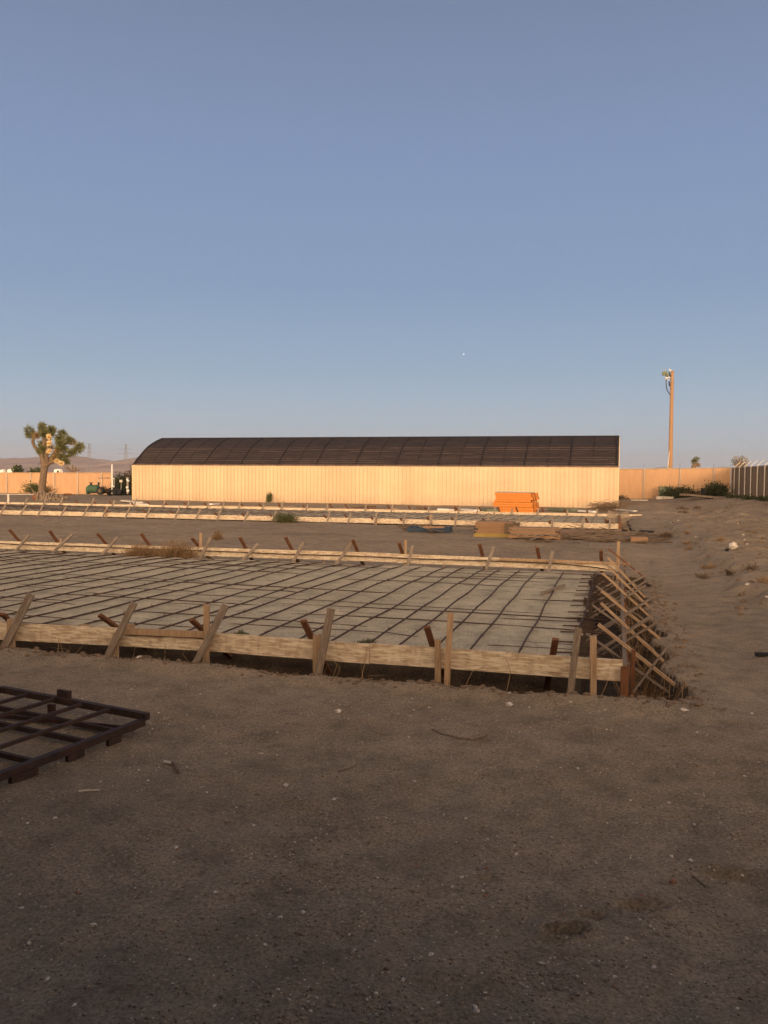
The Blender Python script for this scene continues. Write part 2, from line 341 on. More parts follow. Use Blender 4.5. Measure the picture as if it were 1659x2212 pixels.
# sand pads (raised fill inside the forms)
def pad(name, x0, x1, y0, y1, z, step):
    ax = lines([(x0, -12, step*3, step), (-12, x1, step, step)]) ; ay = np.linspace(y0, y1, int((y1-y0)/step)+1)
    PX, PY = np.meshgrid(ax, ay)
    d = np.minimum.reduce([PX-x0, x1-PX, PY-y0, y1-PY])+.10*vnoise(PX, PY, .5, 41)+.05*vnoise(PX, PY, .15, 42)
    PZ = z+.03*vnoise(PX, PY, 1.3, 31)+.012*vnoise(PX, PY, .3, 32)+.005*vnoise(PX, PY, .12, 33)
    PZ = -.62+(PZ+.62)*sst(-.03, .11, d)
    n1, n2 = len(ax), len(ay); m = MB(); m.v = np.stack([PX, PY, PZ], -1).reshape(-1, 3).tolist()
    i = np.arange(n1*n2).reshape(n2, n1)
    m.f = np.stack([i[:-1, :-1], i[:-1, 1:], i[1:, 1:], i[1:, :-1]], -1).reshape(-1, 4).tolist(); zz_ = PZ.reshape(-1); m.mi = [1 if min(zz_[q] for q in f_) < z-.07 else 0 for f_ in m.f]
    return struct(m.build(name, [M['sand'], M['shade_painted']], None, True))
pad('sand_pad', -38, -.32, 8.0, 16.62, .10, .05)
pad('sand_pad', -60, -.28, 33.7, 43.3, .10, .15)

# ------------------------------------------------------------------ formwork
def zlin(pts, x):
    for (a, za), (b, zb) in zip(pts, pts[1:]):
        if a <= x <= b: return za+(zb-za)*(x-a)/(b-a)
    return pts[0][1] if x < pts[0][0] else pts[-1][1]

def board_run(root, Y, joints, ztop, h, t=.018, name='board', m=None):
    for i in range(len(joints)-1):
        a, b = joints[i], joints[i+1]; dz = random.uniform(-.006, .006); dy = random.uniform(-.004, .004)
        mb = MB(); n = 8
        vs = []; fs = []
        for k in range(n+1):
            x = a+(b-a-.004)*k/n; z = ztop(x)+dz; yy = Y+dy+.006*math.sin(k*.8+i)
            vs += [(x, yy-t/2, z-h), (x, yy+t/2, z-h), (x, yy+t/2, z), (x, yy-t/2, z)]
        for k in range(n):
            o = k*4
            for e in range(4): fs.append((o+e, o+4+e, o+4+(e+1) % 4, o+(e+1) % 4))
        fs += [(0, 1, 2, 3), (n*4+3, n*4+2, n*4+1, n*4)]
        mb.add(vs, fs); mb.build(name, m or M['osb'], root)
def stake(root, p, q, w=.06, t=.03, m='stake', name='stake'):
    aligned(root, p, q, w, t, (1, .12, 0), name, M[m])
def aligned(root, p, q, w, t, side, name, m):
    """a bar whose mesh lies along its own z axis, so the grain follows it"""
    p = Vector(p); q = Vector(q); d = (q-p).normalized(); sd_ = Vector(side); sd_ = (sd_-d*sd_.dot(d)).normalized(); n = d.cross(sd_)
    L = (q-p).length; o0 = Vector((random.random()*9, random.random()*9, random.random()*9)); mb = MB(); K = 5; vs = []
    for k in range(K+1):
        tp = 1-.06*random.random(); zz = L*k/K+(random.uniform(-.006, .006) if k in (0, K) else 0); bx_ = random.uniform(-.0025, .0025)
        for a, b in ((-1, -1), (1, -1), (1, 1), (-1, 1)): vs.append(o0+Vector((a*w/2*tp+bx_, b*t/2, zz+(random.uniform(-.004, .004) if k in (0, K) else 0))))
    fs = [(0, 3, 2, 1), (4*K, 4*K+1, 4*K+2, 4*K+3)]
    for k in range(K):
        for e in range(4): fs.append((4*k+e, 4*k+(e+1) % 4, 4*k+4+(e+1) % 4, 4*k+4+e))
    o = mb.add(vs, fs).build(name, m); o.parent = root
    rot = Matrix((sd_, n, d)).transposed(); o.rotation_euler = rot.to_euler(); o.location = p-Vector(root.location)-rot @ o0
    return o
def ext(top, mid, zlow):
    """extend the line top->mid down to height zlow"""
    d = mid-top; k = (zlow-top.z)/d.z; return top+d*k

# near slab, front side
YF = 7.67
zt = lambda x: zlin([(-20, .27), (-6.6, .272), (-4.06, .31), (-2.5, .30), (.1, .30)], x)
fr = thing('slab_formwork', 'pale chipboard form along the near edge of the nearest slab, facing the foreground dirt', 'formwork', (-3, YF, 0))
board_run(fr, YF, [-14, -11.6, -9.2, -6.9, atY(327, 1380, YF).x, atY(560, 1380, YF).x, atY(800, 1400, YF).x, .075], zt, .195)
a = atY(268, 1360, YF); b = atY(447, 1370, YF)
MB().beam((a.x, YF-.032, .265), (b.x, YF-.03, .285), .065, .035, (0, 0, 1)).build('batten', M['fresh'], fr)
for b, t, w, mm in [((10, 1397), (68, 1282), .085, 'grey_stake'), ((236, 1410), (290, 1303), .07, 'grey_stake'), ((428, 1422), (488, 1308), .07, 'grey_stake'),
                    ((691, 1439), (716, 1315), .075, 'stake'), ((967, 1451), (974, 1323), .055, 'fresh'), ((1234, 1480), (1249, 1356), .06, 'stake')]:
    B = atY(*b, YF-.14); T = atY(*t, YF-.07); B = B+(B-T)*.25; stake(fr, B, T, w, .032, mm, 'brace')
for x, y0, y1, w, mm in [(24, 1338, 1400, .085, 'fresh'), (250, 1368, 1412, .06, 'fresh'), (446, 1306, 1424, .058, 'fresh'), (683, 1372, 1440, .06, 'fresh'), (690, 1372, 1440, .03, 'fresh'),
                         (946, 1381, 1449, .058, 'fresh'), (1282, 1375, 1482, .058, 'fresh')]:
    T = atY(x, y0, YF-.04); B = atY(x, y1, YF-.04); stake(fr, (B.x, B.y, -.3), T, w, .034, mm, 'stake')
for t, m_ in [((4, 1326), (18, 1339)), ((214, 1328), (245, 1350)), ((413, 1338), (438, 1362)), ((655, 1340), (673, 1377)), ((922, 1355), (934, 1392)), ((1201, 1380), (1195, 1411))]:
    T = atY(*t, YF-.10); Mi = atY(*m_, YF+.04); stake(fr, ext(T, Mi, -.1), T, .06, .03, 'brown_stake', 'kicker')
for x in (185, 283):    # small off-cuts of board standing just inside
    p = atY(x, 1352, YF+.05); MB().box((p.x-.05, YF+.03, .15), (p.x+.05, YF+.05, p.z+.02)).build('cleat', M['fresh'], fr)

# near slab, far side
YB = 16.91
zb = lambda x: zlin([(-20, .285), (-14.5, .30), (-4.9, .32), (0, .30)], x)
fb = thing('slab_formwork', 'pale chipboard form along the far edge of the nearest rebar slab, dry weeds against it', 'formwork', (-7, YB, 0))
board_run(fb, YB, [-38, -33, -28, -23, -19, -16.6, -14.2, -11.8, -9.4, -7.0, -4.6, -2.2, .06], zb, .19)
MB().beam((-2.3, YB-.03, .285), (.25, YB-.03, .275), .05, .03, (0, 0, 1)).build('batten', M['fresh'], fb)
for b, t in [((39, 1184), (63, 1155)), ((121, 1187), (157, 1153)), ((227, 1191), (254, 1160)), ((434, 1202), (456, 1161)), ((531, 1204), (558, 1174)), ((636, 1209), (656, 1171)),
             ((731, 1212), (762, 1170)), ((882, 1218), (892, 1179)), ((1052, 1224), (1067, 1181)), ((1186, 1230), (1194, 1191))]:
    B = atY(*b, YB-.22); T = atY(*t, YB-.07); B = B+(B-T)*.3; stake(fb, B, T, .065, .032, 'grey_stake', 'brace')
for t, m_ in [((20, 1144), (40, 1167)), ((107, 1146), (123, 1169)), ((211, 1153), (228, 1174)), ((305, 1153), (322, 1177)), ((415, 1163), (430, 1180)), ((518, 1161), (530, 1183)), ((617, 1161), (630, 1186)),
              ((762, 1166), (772, 1190)), ((862, 1173), (869, 1194)), ((1036, 1176), (1042, 1200)), ((1160, 1183), (1165, 1205)), ((1298, 1189), (1299, 1210))]:
    T = atY(*t, YB-.15); Mi = atY(*m_, YB+.06); stake(fb, ext(T, Mi, -.05), T, .07, .035, 'brown_stake', 'kicker')
for x, y0, w in [(434, 1151, .06), (876, 1166, .06), (131, 1163, .045), (1336, 1170, .06)]:
    T = atY(x, y0, YB+.04); stake(fb, (T.x, T.y, -.25), T, w, .034, 'fresh', 'stake')
for x in (14, 60, 230, 300, 600, 700, 960):   # feet visible under the board
    T = atY(x, 1200, YB+.04); stake(fb, (T.x, T.y, -.3), (T.x, T.y, .2), .05, .03, 'stake', 'stake')

# near slab, right side: edge board with crossed braces
XR = .09
fs_ = thing('slab_formwork', 'side form of the nearest slab with crossed stakes over a weedy trench', 'formwork', (XR, 12, 0))
for a, b in [(YF-.01, 10.1), (10.1, 12.5), (12.5, 14.9), (14.9, YB+.01)]:
    MB().beam((XR+random.uniform(-.006, .006), a, .195), (XR+random.uniform(-.006, .006), b-.004, .2), .15, .036, (0, 0, 1)).build('board', M['stake'], fs_)
zz8 = lambda x, y: (1244+.25*x, 1129+.25*y)
famA = [((197, 880), (740, 1310)), ((212, 690), (665, 1110)), ((222, 590), (655, 945)), ((230, 435), (600, 775)), ((285, 390), (575, 672)), ((275, 300), (545, 590)), ((280, 225), (548, 440))]
famB = [((678, 790), (190, 1112)), ((624, 668), (160, 975)), ((605, 540), (165, 800)), ((600, 455), (190, 672)), ((530, 412), (200, 582)), ((462, 368), (250, 500))]
def crossY(a, b):
    ax, ay = zz8(*a); bx, by = zz8(*b)
    xr = 1354; t = (xr-ax)/(bx-ax); y = ay+t*(by-ay)
    return atX(xr, y, XR).y if False else P(xr, y, .29).y
for fam, side_, mm in ((famA, -.025, 'fresh'), (famB, .025, 'stake')):
    for i, (a, b) in enumerate(fam):
        Yc = min(crossY(a, b), YB+1.0)
        A = atY(*zz8(*a), Yc+side_); B = atY(*zz8(*b), Yc+side_)
        lo, hi = (B, A) if A.z > B.z else (A, B)
        lo = lo+(lo-hi).normalized()*.15
        aligned(fs_, lo, hi, .055, .028, (0, 1, 0), 'brace', M['fresh' if (mm == 'fresh' and i < 5) else ('brown_stake' if i == 6 else mm)])
A = atY(*zz8(800, 1060), 8.0); B = atY(*zz8(550, 1390), 7.95); MB().beam(B+(B-A).normalized()*.1, A, .03, .02, (0, 1, 0)).build('brace', M['stake'], fs_)
for Yq, zz in ((YF-.04, .245), (8.9, .2), (10.4, .2), (12, .2), (13.6, .2), (15.3, .2)):
    stake(fs_, (XR+(.03 if Yq > 8 else .0), Yq, -.4), (XR+(.03 if Yq > 8 else .0), Yq, zz), .07 if Yq < 8 else .045, .035, 'brown_stake', 'stake')
p = atY(1363, 1405, YF+.35); stake(fs_, (p.x+.02, p.y, -.4), (p.x+.02, p.y, .33), .04, .04, 'brown_stake', 'stake')
p = atY(1351, 1186, YB+.1); stake(fs_, (p.x, p.y, -.2), p, .03, .03, 'stake', 'stake')

# far slab
Y2, Y3 = 33.3, 43.7
z2 = lambda x: .23
f2 = thing('slab_formwork', 'sunlit chipboard form along the near edge of the farther slab, behind the bare dirt strip', 'formwork', (-14, Y2, 0))
board_run(f2, Y2, list(np.linspace(-60, .12, 26)), z2, .20)
J1 = lambda x, y: (.25*x, 887+.25*y); J2 = lambda x, y: (415+.25*x, 899+.25*y); J3 = lambda x, y: (829.5+.25*x, 899+.25*y); J4 = lambda x, y: (1244+.25*x, 899+.25*y)
bots = [J1(x, y) for x, y in [(0, 900), (170, 905), (325, 907), (520, 912), (715, 914), (880, 925), (1080, 927), (1255, 932), (1510, 936)]] + \
       [J2(x, y) for x, y in [(30, 893), (215, 897), (450, 905), (695, 908), (1165, 917), (1345, 925), (1575, 930)]] + \
       [J3(x, y) for x, y in [(165, 932), (400, 937), (612, 945), (890, 935), (1165, 963), (1450, 972)]] + [J4(x, y) for x, y in [(55, 980), (290, 985)]]
for i, (x, y) in enumerate(bots):
    k = max(0, (1300-x)/1300)
    B = atY(x, y+1, Y2-.28); T = atY(x+1+14*k, y-21-random.random()*6, Y2-.06); stake(f2, B, T, .075, .035, 'grey_stake', 'brace')
st = [J1(x, y) for x, y in [(1230, 855), (1470, 865), (900, 845)]]+[J2(x, y) for x, y in [(195, 835), (430, 840), (670, 845), (1140, 855), (1315, 850), (1545, 870)]] + \
     [J3(x, y) for x, y in [(140, 880), (370, 870), (583, 875), (853, 885), (1427, 905)]]+[J4(x, y) for x, y in [(85, 880), (255, 890)]]
for x, y in st:
    k = max(0, (1335-x)/1300)
    T = atY(x, y, Y2-.1); Mi = atY(x+3+8*k, y+9, Y2+.06); stake(f2, ext(T, Mi, 0), T, .075, .035, 'brown_stake', 'kicker')
for x, y in [J1(915, 870), J2(1590, 850), J3(905, 860), J3(1093, 900), J3(402, 850)]:
    T = atY(x, y, Y2-.05); stake(f2, (T.x, T.y, -.1), T, .06, .03, 'fresh', 'stake')

f3 = thing('slab_formwork', 'chipboard form along the far edge of the farther slab, nearest the cream hut', 'formwork', (-14, Y3, 0))
board_run(f3, Y3, list(np.linspace(-74, -2.0, 31)), lambda x: .21, .15)
MB().beam((-2.6, Y3-.05, .12), (1.19, Y3+.02, .11), .20, .03, (0, 0, 1)).build('board', M['osb'], f3)
MB().beam((-2.0, Y3, .13), (.1, Y3, .13), .16, .02, (0, 0, 1)).build('board', M['osb'], f3)
tops = [J1(x, y) for x, y in [(650, 775), (810, 785), (945, 782), (1130, 790), (1270, 783), (1425, 793), (1585, 788)]]+[J2(x, y) for x, y in [(100, 745), (415, 745), (578, 755), (740, 750), (955, 770), (1185, 755), (1322, 757), (1500, 760)]] + \
       [J3(x, y) for x, y in [(30, 770), (212, 775), (350, 780), (612, 780), (822, 785), (983, 785), (1140, 785), (1365, 790), (1558, 803)]]+[J4(x, y) for x, y in [(95, 813)]]
for x, y in tops:
    k = max(0, (1335-x)/1300)
    T = atY(x, y, Y3-.1); Mi = atY(x+2+7*k, y+9, Y3+.08); stake(f3, ext(T, Mi, 0), T, .085, .04, 'brown_stake', 'kicker')
bots = [J1(x, y) for x, y in [(200, 830), (365, 832), (510, 822), (780, 830), (960, 836), (1150, 838), (1400, 842), (1610, 848)]]+[J2(x, y) for x, y in [(120, 805), (255, 812), (395, 808), (600, 812), (765, 815), (980, 820), (1155, 822), (1490, 825)]] + \
       [J3(x, y) for x, y in [(60, 835), (380, 842), (640, 848), (800, 852), (950, 856), (1100, 858), (1325, 868), (1580, 872)]]+[J4(x, y) for x, y in [(180, 862)]]
for x, y in bots:
    k = max(0, (1300-x)/1300)
    B = atY(x, y+1, Y3-.28); T = atY(x+1+9*k, y-14-random.random()*6, Y3-.07); stake(f3, B, T, .085, .04, 'grey_stake', 'brace')
T = atY(18, 1068, Y3-.1); stake(f3, (T.x, T.y, 0), T, .12, .05, 'dusty', 'stake')

f4 = thing('slab_formwork', 'side form with a fan of thin stakes at the right end of the farther slab', 'formwork', (.1, 38, 0))
MB().beam((.1, Y2+.02, .18), (.1, Y3-.05, .18), .15, .04, (0, 0, 1)).build('board', M['stake'], f4)
for i in range(9):
    yy = Y2+.6+i*1.1
    MB().beam((-.45, yy, .42), (.55, yy, -.12), .05, .03, (0, 1, 0)).build('brace', M['stake'], f4)
    MB().beam((.5, yy+.06, .42), (-.45, yy+.06, -.1), .05, .03, (0, 1, 0)).build('brace', M['stake'], f4)
for yy in (Y2-.04, 36, 39): stake(f4, (.1, yy, -.3), (.1, yy, .3), .1, .04, 'brown_stake', 'stake')

# ------------------------------------------------------------------ rebar
def bar(root, pts, r): MB().tube(pts, r, 5).build('rebar', M['rebar'], root)
rb = thing('rebar_grid', 'rusty rebar grid spread over the pale sand of the nearest slab', 'rebar', (-8, 12, .1))
near_px = [1238, 1116, 1010, 935, 856, 792, 711, 640, 551, 472, 395, 330, 255, 160, 90, 20]
Xs = []
for x in near_px:
    yb = 1345+x*.0595
    Xs.append(P(x, yb, .13).x)
while Xs[-1] > -27: Xs.append(Xs[-1]-random.uniform(.42, .6))
for i, x in enumerate(Xs):
    ph = random.random()*6; n = 26; pts = []
    for k in range(n+1):
        y = 8.0+(16.55-8.0)*k/n
        e = min(1, (n-k)/3.0)
        pts.append((x+.008*math.sin(k*.9+ph)+.02*math.sin(k*.17+ph), y, .135*e+.10*(1-e)+.006*math.sin(k*.6+ph*2)))
    o_ = MB().tube(pts, .0118, 5)
    for k in range(2, n, 2):      # tie-wire knots
        if random.random() < .6:
            p = Vector(pts[k]); o_.blade(p, (random.uniform(-1, 1), random.uniform(-1, 1), 1), .05, .008); o_.blob(p, (.017, .022, .017), 0, .3)
    o_.build('rebar', M['rebar'], rb)
yy = 8.5; i = 0
while yy < 16.5:
    n = 3 if yy < 12 else 2; 
    x1 = -.05+random.uniform(-.1, .1)
    breaks = sorted([random.uniform(-18, -1.5) for _ in range(n)], reverse=True)
    x = x1
    for bx in breaks+[-24]:
        if random.random() < .56 and x-bx > .8:
            pts = []; L = x-bx; m_ = max(3, int(L/.6))
            for k in range(m_+1):
                xx = x-L*k/m_; pts.append((xx, yy+.02*math.sin(xx*1.3+i), .103+.014*math.sin(xx*.9+i*2)-(.05 if k in (0, m_) and xx < -.6 else 0)))
            bar(rb, pts, random.choice((.0045, .0055, .0075)))
        x = bx-random.uniform(.1, .9)
    yy += random.uniform(.2, .4); i += 1
rs = random.Random(17)
for k in range(9):     # thinner cross sticks between the main ones
    yy_ = 8.3+k*.95; s1 = 1 if k % 2 else -1
    aligned(fs_, (XR-s1*.42, yy_, -.12), (XR+s1*.36, yy_+rs.uniform(-.05, .05), .40), .03, .02, (0, 1, 0), 'brace', M['stake'])
for k in range(14):     # short dowels sticking out over the side trench
    y = 8.7+k*.56+random.uniform(-.08, .08); bar(rb, [(-.62, y, .12), (-.3, y+.01, .13), (-.02-random.random()*.1, y+.02, .11)], .009)
tr = MB().tube([(x, YB-.06, .235+.006*math.sin(x*2)) for x in np.linspace(-22, -1.0, 30)]+[(-.4, YB-.1, .19), (-.05, YB-.3, .16)], .011, 5).build('rebar', M['rebar'])
tag(tr, 'single long dark rebar running along the inner face of the far form board', 'rebar')

rb2 = thing('rebar_grid', 'dense dark rebar grid on the sand of the farther slab', 'rebar', (-16, 38, .1))
x = -.5
while x > -38:
    MB().tube([(x+.02*math.sin(k+x), 33.9+9.2*k/10, .125+.015*math.sin(k*1.7+x)) for k in range(11)], .010, 4).build('rebar', M['rebar'], rb2); x -= .58
for k in range(6):
    y = 34.6+k*1.5; MB().tube([(xx, y+.03*math.sin(xx), .115) for xx in np.linspace(-44, -.4, 30)], .008, 4).build('rebar', M['rebar'], rb2)

# ------------------------------------------------------------------ steel gate lying bottom left
R0 = P(315, 1556, .09); BL = P(8, 1500, .09)
u_ = (BL-R0).normalized(); Fp = P(0, 1663, .06); v_ = (Fp-R0); v_ = (v_-u_*v_.dot(u_)); v_.z = 0; v_.normalize(); u_.z = 0; u_.normalize()
W_ = (BL-R0).length*1.02; Lg = 3.0
gt = thing('steel_gate', 'dark rusted steel gate lying flat on the dirt at lower left', 'gate', (R0.x, R0.y, 0))
def G(a, b, z): p = R0+u_*a+v_*b; return Vector((p.x, p.y, z))
fm = MB()
fm.beam(G(-.02, 0, .12), G(W_, 0, .13), .05, .045, (0, 0, 1)); fm.beam(G(0, .03, .085), G(0, Lg, .05), .05, .05, (0, 0, 1)); fm.beam(G(W_, .03, .12), G(W_, Lg, .1), .06, .05, (0, 0, 1))
fm.beam(G(.02, Lg, .06), G(W_-.02, Lg, .08), .05, .05, (0, 0, 1)); fm.build('frame', M['steel'], gt)
for a in (.33, .62, .92, 1.22): MB().beam(G(a, .04, .135), G(a, Lg-.03, .10), .025, .025, (0, 0, 1)).build('bar', M['steel'], gt)
for b in (.22, .50, .95, 1.5, 2.1): MB().beam(G(.03, b, .055), G(W_-.03, b+.01, .065), .035, .03, (0, 0, 1)).build('cross_rail', M['steel'], gt)
MB().beam(G(.02, .1, .05), G(W_-.03, .45, .06), .03, .02, (0, 0, 1)).build('cross_rail', M['steel'], gt)
for p_, q_, w_ in [(G(.93, -.02, .17), G(.80, -.02, .17), .07), (G(.90, .10, .06), G(.84, .10, .06), .12), (G(-.02, .28, .04), G(-.02, .40, .04), .05), (G(-.02, .62, .035), G(-.02, .76, .035), .045), (G(-.02, 1.0, .03), G(-.02, 1.2, .03), .05), (G(-.03, 1.75, .03), G(-.03, 1.9, .03), .06)]:
    MB().beam(p_, q_, w_, .03, (0, 0, 1)).build('hinge_tab', M['steel'], gt)

# ------------------------------------------------------------------ the hut
HY, HX0, HX1 = 59.38, -38.0, 0.0; EZ = 2.87
hut = thing('long_hut', 'long cream ribbed metal hut with dark arched mesh roof', 'building', ((HX0+HX1)/2, HY+4.4, 0))
mb = MB(); prof = []; x = HX0; 
while x < HX1-.29:
    prof += [(x, 0), (x+.24, 0), (x+.25, -.05), (x+.292, -.05), (x+.302, 0)]; x += .302
prof.append((HX1, 0))
vs = []; 
for a, b in prof: vs += [(a, HY+b, -.03), (a, HY+b, EZ)]
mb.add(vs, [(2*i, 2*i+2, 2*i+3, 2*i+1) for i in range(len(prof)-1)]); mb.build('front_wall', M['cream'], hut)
AR = [(0, 0), (.10, .40), (.245, .82), (.38, 1.24), (.53, 1.62), (.66, 1.86), (.776, 2.05), (.89, 2.20), (1, 2.31)]
arc = [(HY+4.4*a, EZ+b) for a, b in AR]; arc += [(HY+8.8-4.4*a, EZ+b) for a, b in AR[::-1][1:]]
mb = MB(); n = len(arc); th = .04
vs = [(x, y, z) for x in (HX0-.02, HX1+.02) for y, z in arc]+[(x, y, z-th) for x in (HX0-.02, HX1+.02) for y, z in arc]
fs = []
for i in range(n-1): fs += [(i, n+i, n+i+1, i+1), (2*n+i, 2*n+i+1, 3*n+i+1, 3*n+i), (i, i+1, 2*n+i+1, 2*n+i), (n+i, 3*n+i, 3*n+i+1, n+i+1)]
mb.add(vs, fs); mb.build('roof', M['roof'], hut)
for s_, x in ((-1, HX0), (1, HX1)):
    poly = [(x-.06*s_, HY+.02, -.03), (x-.06*s_, HY+8.78, -.03)]+[(x-.06*s_, y, z-.05) for y, z in arc[::-1]]
    MB().add(poly, [tuple(range(len(poly)))]).build('end_wall', M['cream'], hut)
MB().box((HX0, HY+8.76, -.03), (HX1, HY+8.8, EZ)).build('back_wall', M['cream'], hut)
MB().box((HX1+.003, HY-.05, -.03), (HX1+.05, HY+.12, EZ-.05)).build('corner_trim', M['cream_trim'], hut)
MB().box((HX0-.05, HY-.05, -.03), (HX0-.003, HY+.12, EZ-.05)).build('corner_trim', M['cream_trim'], hut)
MB().box((HX0-.05, HY-.07, EZ-.045), (HX1+.05, HY+.06, EZ+.035)).build('eave_trim', M['roof_line'], hut)
t_ = MB().tube([(HX1+.035, y-.01, z-.02) for y, z in arc[:9]], .028, 6).build('arch_trim', M['cream_trim'], hut)
nr = 12
for i in range(nr+1):
    x = HX0+.15+(HX1-HX0-.3)*i/nr
    MB().tube([(x, y, z+.02) for y, z in arc], .055, 6).build('rib', M['roof_rib'], hut)
    if i < nr:
        x += (HX1-HX0)/nr/2; MB().tube([(x, y, z+.015) for y, z in arc], .026, 5).build('rib', M['roof_rib'], hut)
def arcpt(s):
    k = s*8; i = min(int(k), 7); f_ = k-i; return tuple(arc[i][j]+(arc[i+1][j]-arc[i][j])*f_ for j in (0, 1))
for i in range(22):
    s_ = .02+i*.044; y, z = arcpt(s_); mb = MB()
    segs = [(HX0+.1, HX1-.05)] if i > 9 else [(a_, a_+random.uniform(6, 22)) for a_ in [HX0+.1+random.uniform(3, 14)*k for k in range(3)]]+[(-12-random.random()*8, -.05)]
    for a_, b_ in segs: mb.tube([(a_, y-.02, z+.02), (min(b_, HX1-.05), y-.02, z+.02)], .012 if i < 10 else .008, 5)
    mb.build('batten', M['roof_line'] if i < 10 else M['roof'], hut)
MB().tube([(HX0, arc[8][0], arc[8][1]+.02), (HX1, arc[8][0], arc[8][1]+.02)], .05, 6).build('ridge_pipe', M['roof_rib'], hut)

# ------------------------------------------------------------------ orange beam bundles
YO = 48.5
def zg(p): return hz(p.x, p.y)
jo = lambda x, y: (1780/1.736+x*300/1659/1.736, 1800/1.736+y*300/1659/1.736)
bz = [((505, 1220), 560, 668, 'bottom', 'lowest bundle of orange steel beams, resting on the dirt before the cream hut'),
      ((385, 1215), 455, 553, 'lower', 'orange beam bundle second from the ground, sticking out furthest left in its stack'),
      ((430, 1190), 258, 450, 'top', 'topmost thick bundle of orange steel beams under a pale dusty sheet')]
for (xa, xb), yt, yb_, _, lab in bz:
    A = atY(*jo(xa, yb_), YO); Bp = atY(*jo(xb, yb_+10), YO); T = atY(*jo(xa, yt), YO)
    z0 = A.z; z1 = T.z; d = 1.3
    bt = thing('beam_bundle', lab, 'steel beams', ((A.x+Bp.x)/2, YO+d/2, z0), 'orange beam bundles stacked by the hut')
    nl = max(2, round((z1-z0)/.135)); lh = (z1-z0)/nl
    for k in range(nl):
        o1 = random.uniform(-.05, .05); dy = .0
        for r_ in range(3):
            mb = MB(); y0 = YO+dy+r_*d/3+random.uniform(-.015, .015); o2 = random.uniform(-.04, .04)+.12*r_
            mb.box((A.x+o1+o2*.3, y0, z0+k*lh+.002), (Bp.x+o1+o2, y0+d/3-.03, z0+k*lh+lh*.45), 0)
            mb.box((A.x+o1+o2*.3+.01, y0+.03, z0+k*lh+lh*.45), (Bp.x+o1+o2-.01, y0+d/3-.05, z0+(k+1)*lh-.004), 0)
            mb.box((Bp.x+o1+o2, y0+.02, z0+k*lh+.008), (Bp.x+o1+o2+.01, y0+d/3-.05, z0+(k+1)*lh-.012), 1)
            mb.build('beam', [M['orange'], M['orange_end']], bt)
A = atY(*jo(430, 258), YO); Bp = atY(*jo(1205, 270), YO)
mb = MB(); nn = 14; vs = []; fs = []
for j in range(3):
    for i in range(nn+1):
        vs.append((A.x+(Bp.x-A.x)*i/nn, YO-.02+j*.66, A.z+.03+.012*random.random()+(-.03 if j == 0 else 0)))
for j in range(3):
    for i in range(nn+1): vs.append((vs[j*(nn+1)+i][0], vs[j*(nn+1)+i][1], A.z+.002))
K = nn+1
for j in range(2):
    for i in range(nn): fs.append((j*K+i, j*K+i+1, (j+1)*K+i+1, (j+1)*K+i))
for i in range(nn): fs.append((3*K+i, 3*K+i+1, i+1, i))
fs.append((3*K, 0, K, 4*K)); fs.append((4*K, K, 2*K, 5*K)); fs.append((3*K+nn, 4*K+nn, K+nn, nn)); fs.append((4*K+nn, 5*K+nn, 2*K+nn, K+nn))
mb.add(vs, fs); tag(mb.build('cover_sheet', M['dusty']), 'pale dusty sheet laid over the top of the orange beams', 'sheet')
for i_, px in enumerate((560, 1100)):
    A = atY(*jo(px, 672), YO); MB()
    o = MB().box((A.x-.06, YO-.05, hz(A.x, YO)-.02), (A.x+.06, YO+1.35, A.z)).build('timber_skid', M['stake']); 
    tag(o, 'timber skid under the %s end of the orange beam stack' % ('left', 'right')[i_], 'timber', 'skids under the orange beams')

# ------------------------------------------------------------------ fences
YW = 75.0; XW = 9.1
topL = lambda x: zlin([(-90, 2.12), (-64, 2.18), (-50, 2.27), (0, 2.93), (XW, 3.07)], x)
basL = lambda x: zlin([(-90, -.12), (-50, -.05), (-14, .15), (0, .5), (XW, .7)], x)
def back_fence(lab, x0, x1, posts, arms):
    r = thing('slatted_fence', lab, 'fence', ((x0+x1)/2, YW, 0))
    mb = MB(); n = int((x1-x0)/.10); vs = []; fs = []
    for i in range(n+1):
        x = x0+(x1-x0)*i/n; dy = .012*(i % 2)
        vs += [(x, YW+.05+dy, basL(x)-.3), (x, YW+.05+dy, topL(x)-.03), (x, YW+.075+dy, topL(x)-.03), (x, YW+.075+dy, basL(x)-.3)]
    for i in range(n):
        o = 4*i
        for e in range(4): fs.append((o+e, o+(e+1) % 4, o+4+(e+1) % 4, o+4+e))
    fs += [(0, 3, 2, 1), (4*n, 4*n+1, 4*n+2, 4*n+3)]
    mb.add(vs, fs); mb.build('slat_panel', M['slats'], r)
    pts = np.linspace(x0, x1, 12); MB().tube([(x, YW, topL(x)) for x in pts], .03, 6).build('top_rail', M['galv'] if arms else M['slats'], r)
    for x in posts:
        p = MB().tube([(x, YW-.04, basL(x)-.3), (x, YW-.04, topL(x)+.04)], .045, 8).build('post', M['galv'], r)
        if arms: MB().tube([(x, YW-.04, topL(x)+.03), (x-.02, YW-.12, topL(x)+.36)], .014, 5).build('barb_arm', M['roof_line'], p)
    return r
px_ = [x/4 for x in (60, 265, 470, 672, 880)]
pl = [atY(x, 1040, YW).x for x in px_]; pl = [pl[0]-3.05]+pl
back_fence('long tan slatted fence behind the Joshua tree, left of the hut', -72, atY(242, 1050, YW).x, pl, False)
pr = [atY(1244+x/4, 1040, YW).x for x in (587, 898, 1190)]
back_fence('tan slatted fence between the hut and the fence corner, half in shade', -30, XW, [-28, -25, -22, -19, -16, -13, -10, -7, -4, -1]+pr+[XW-.02], True)
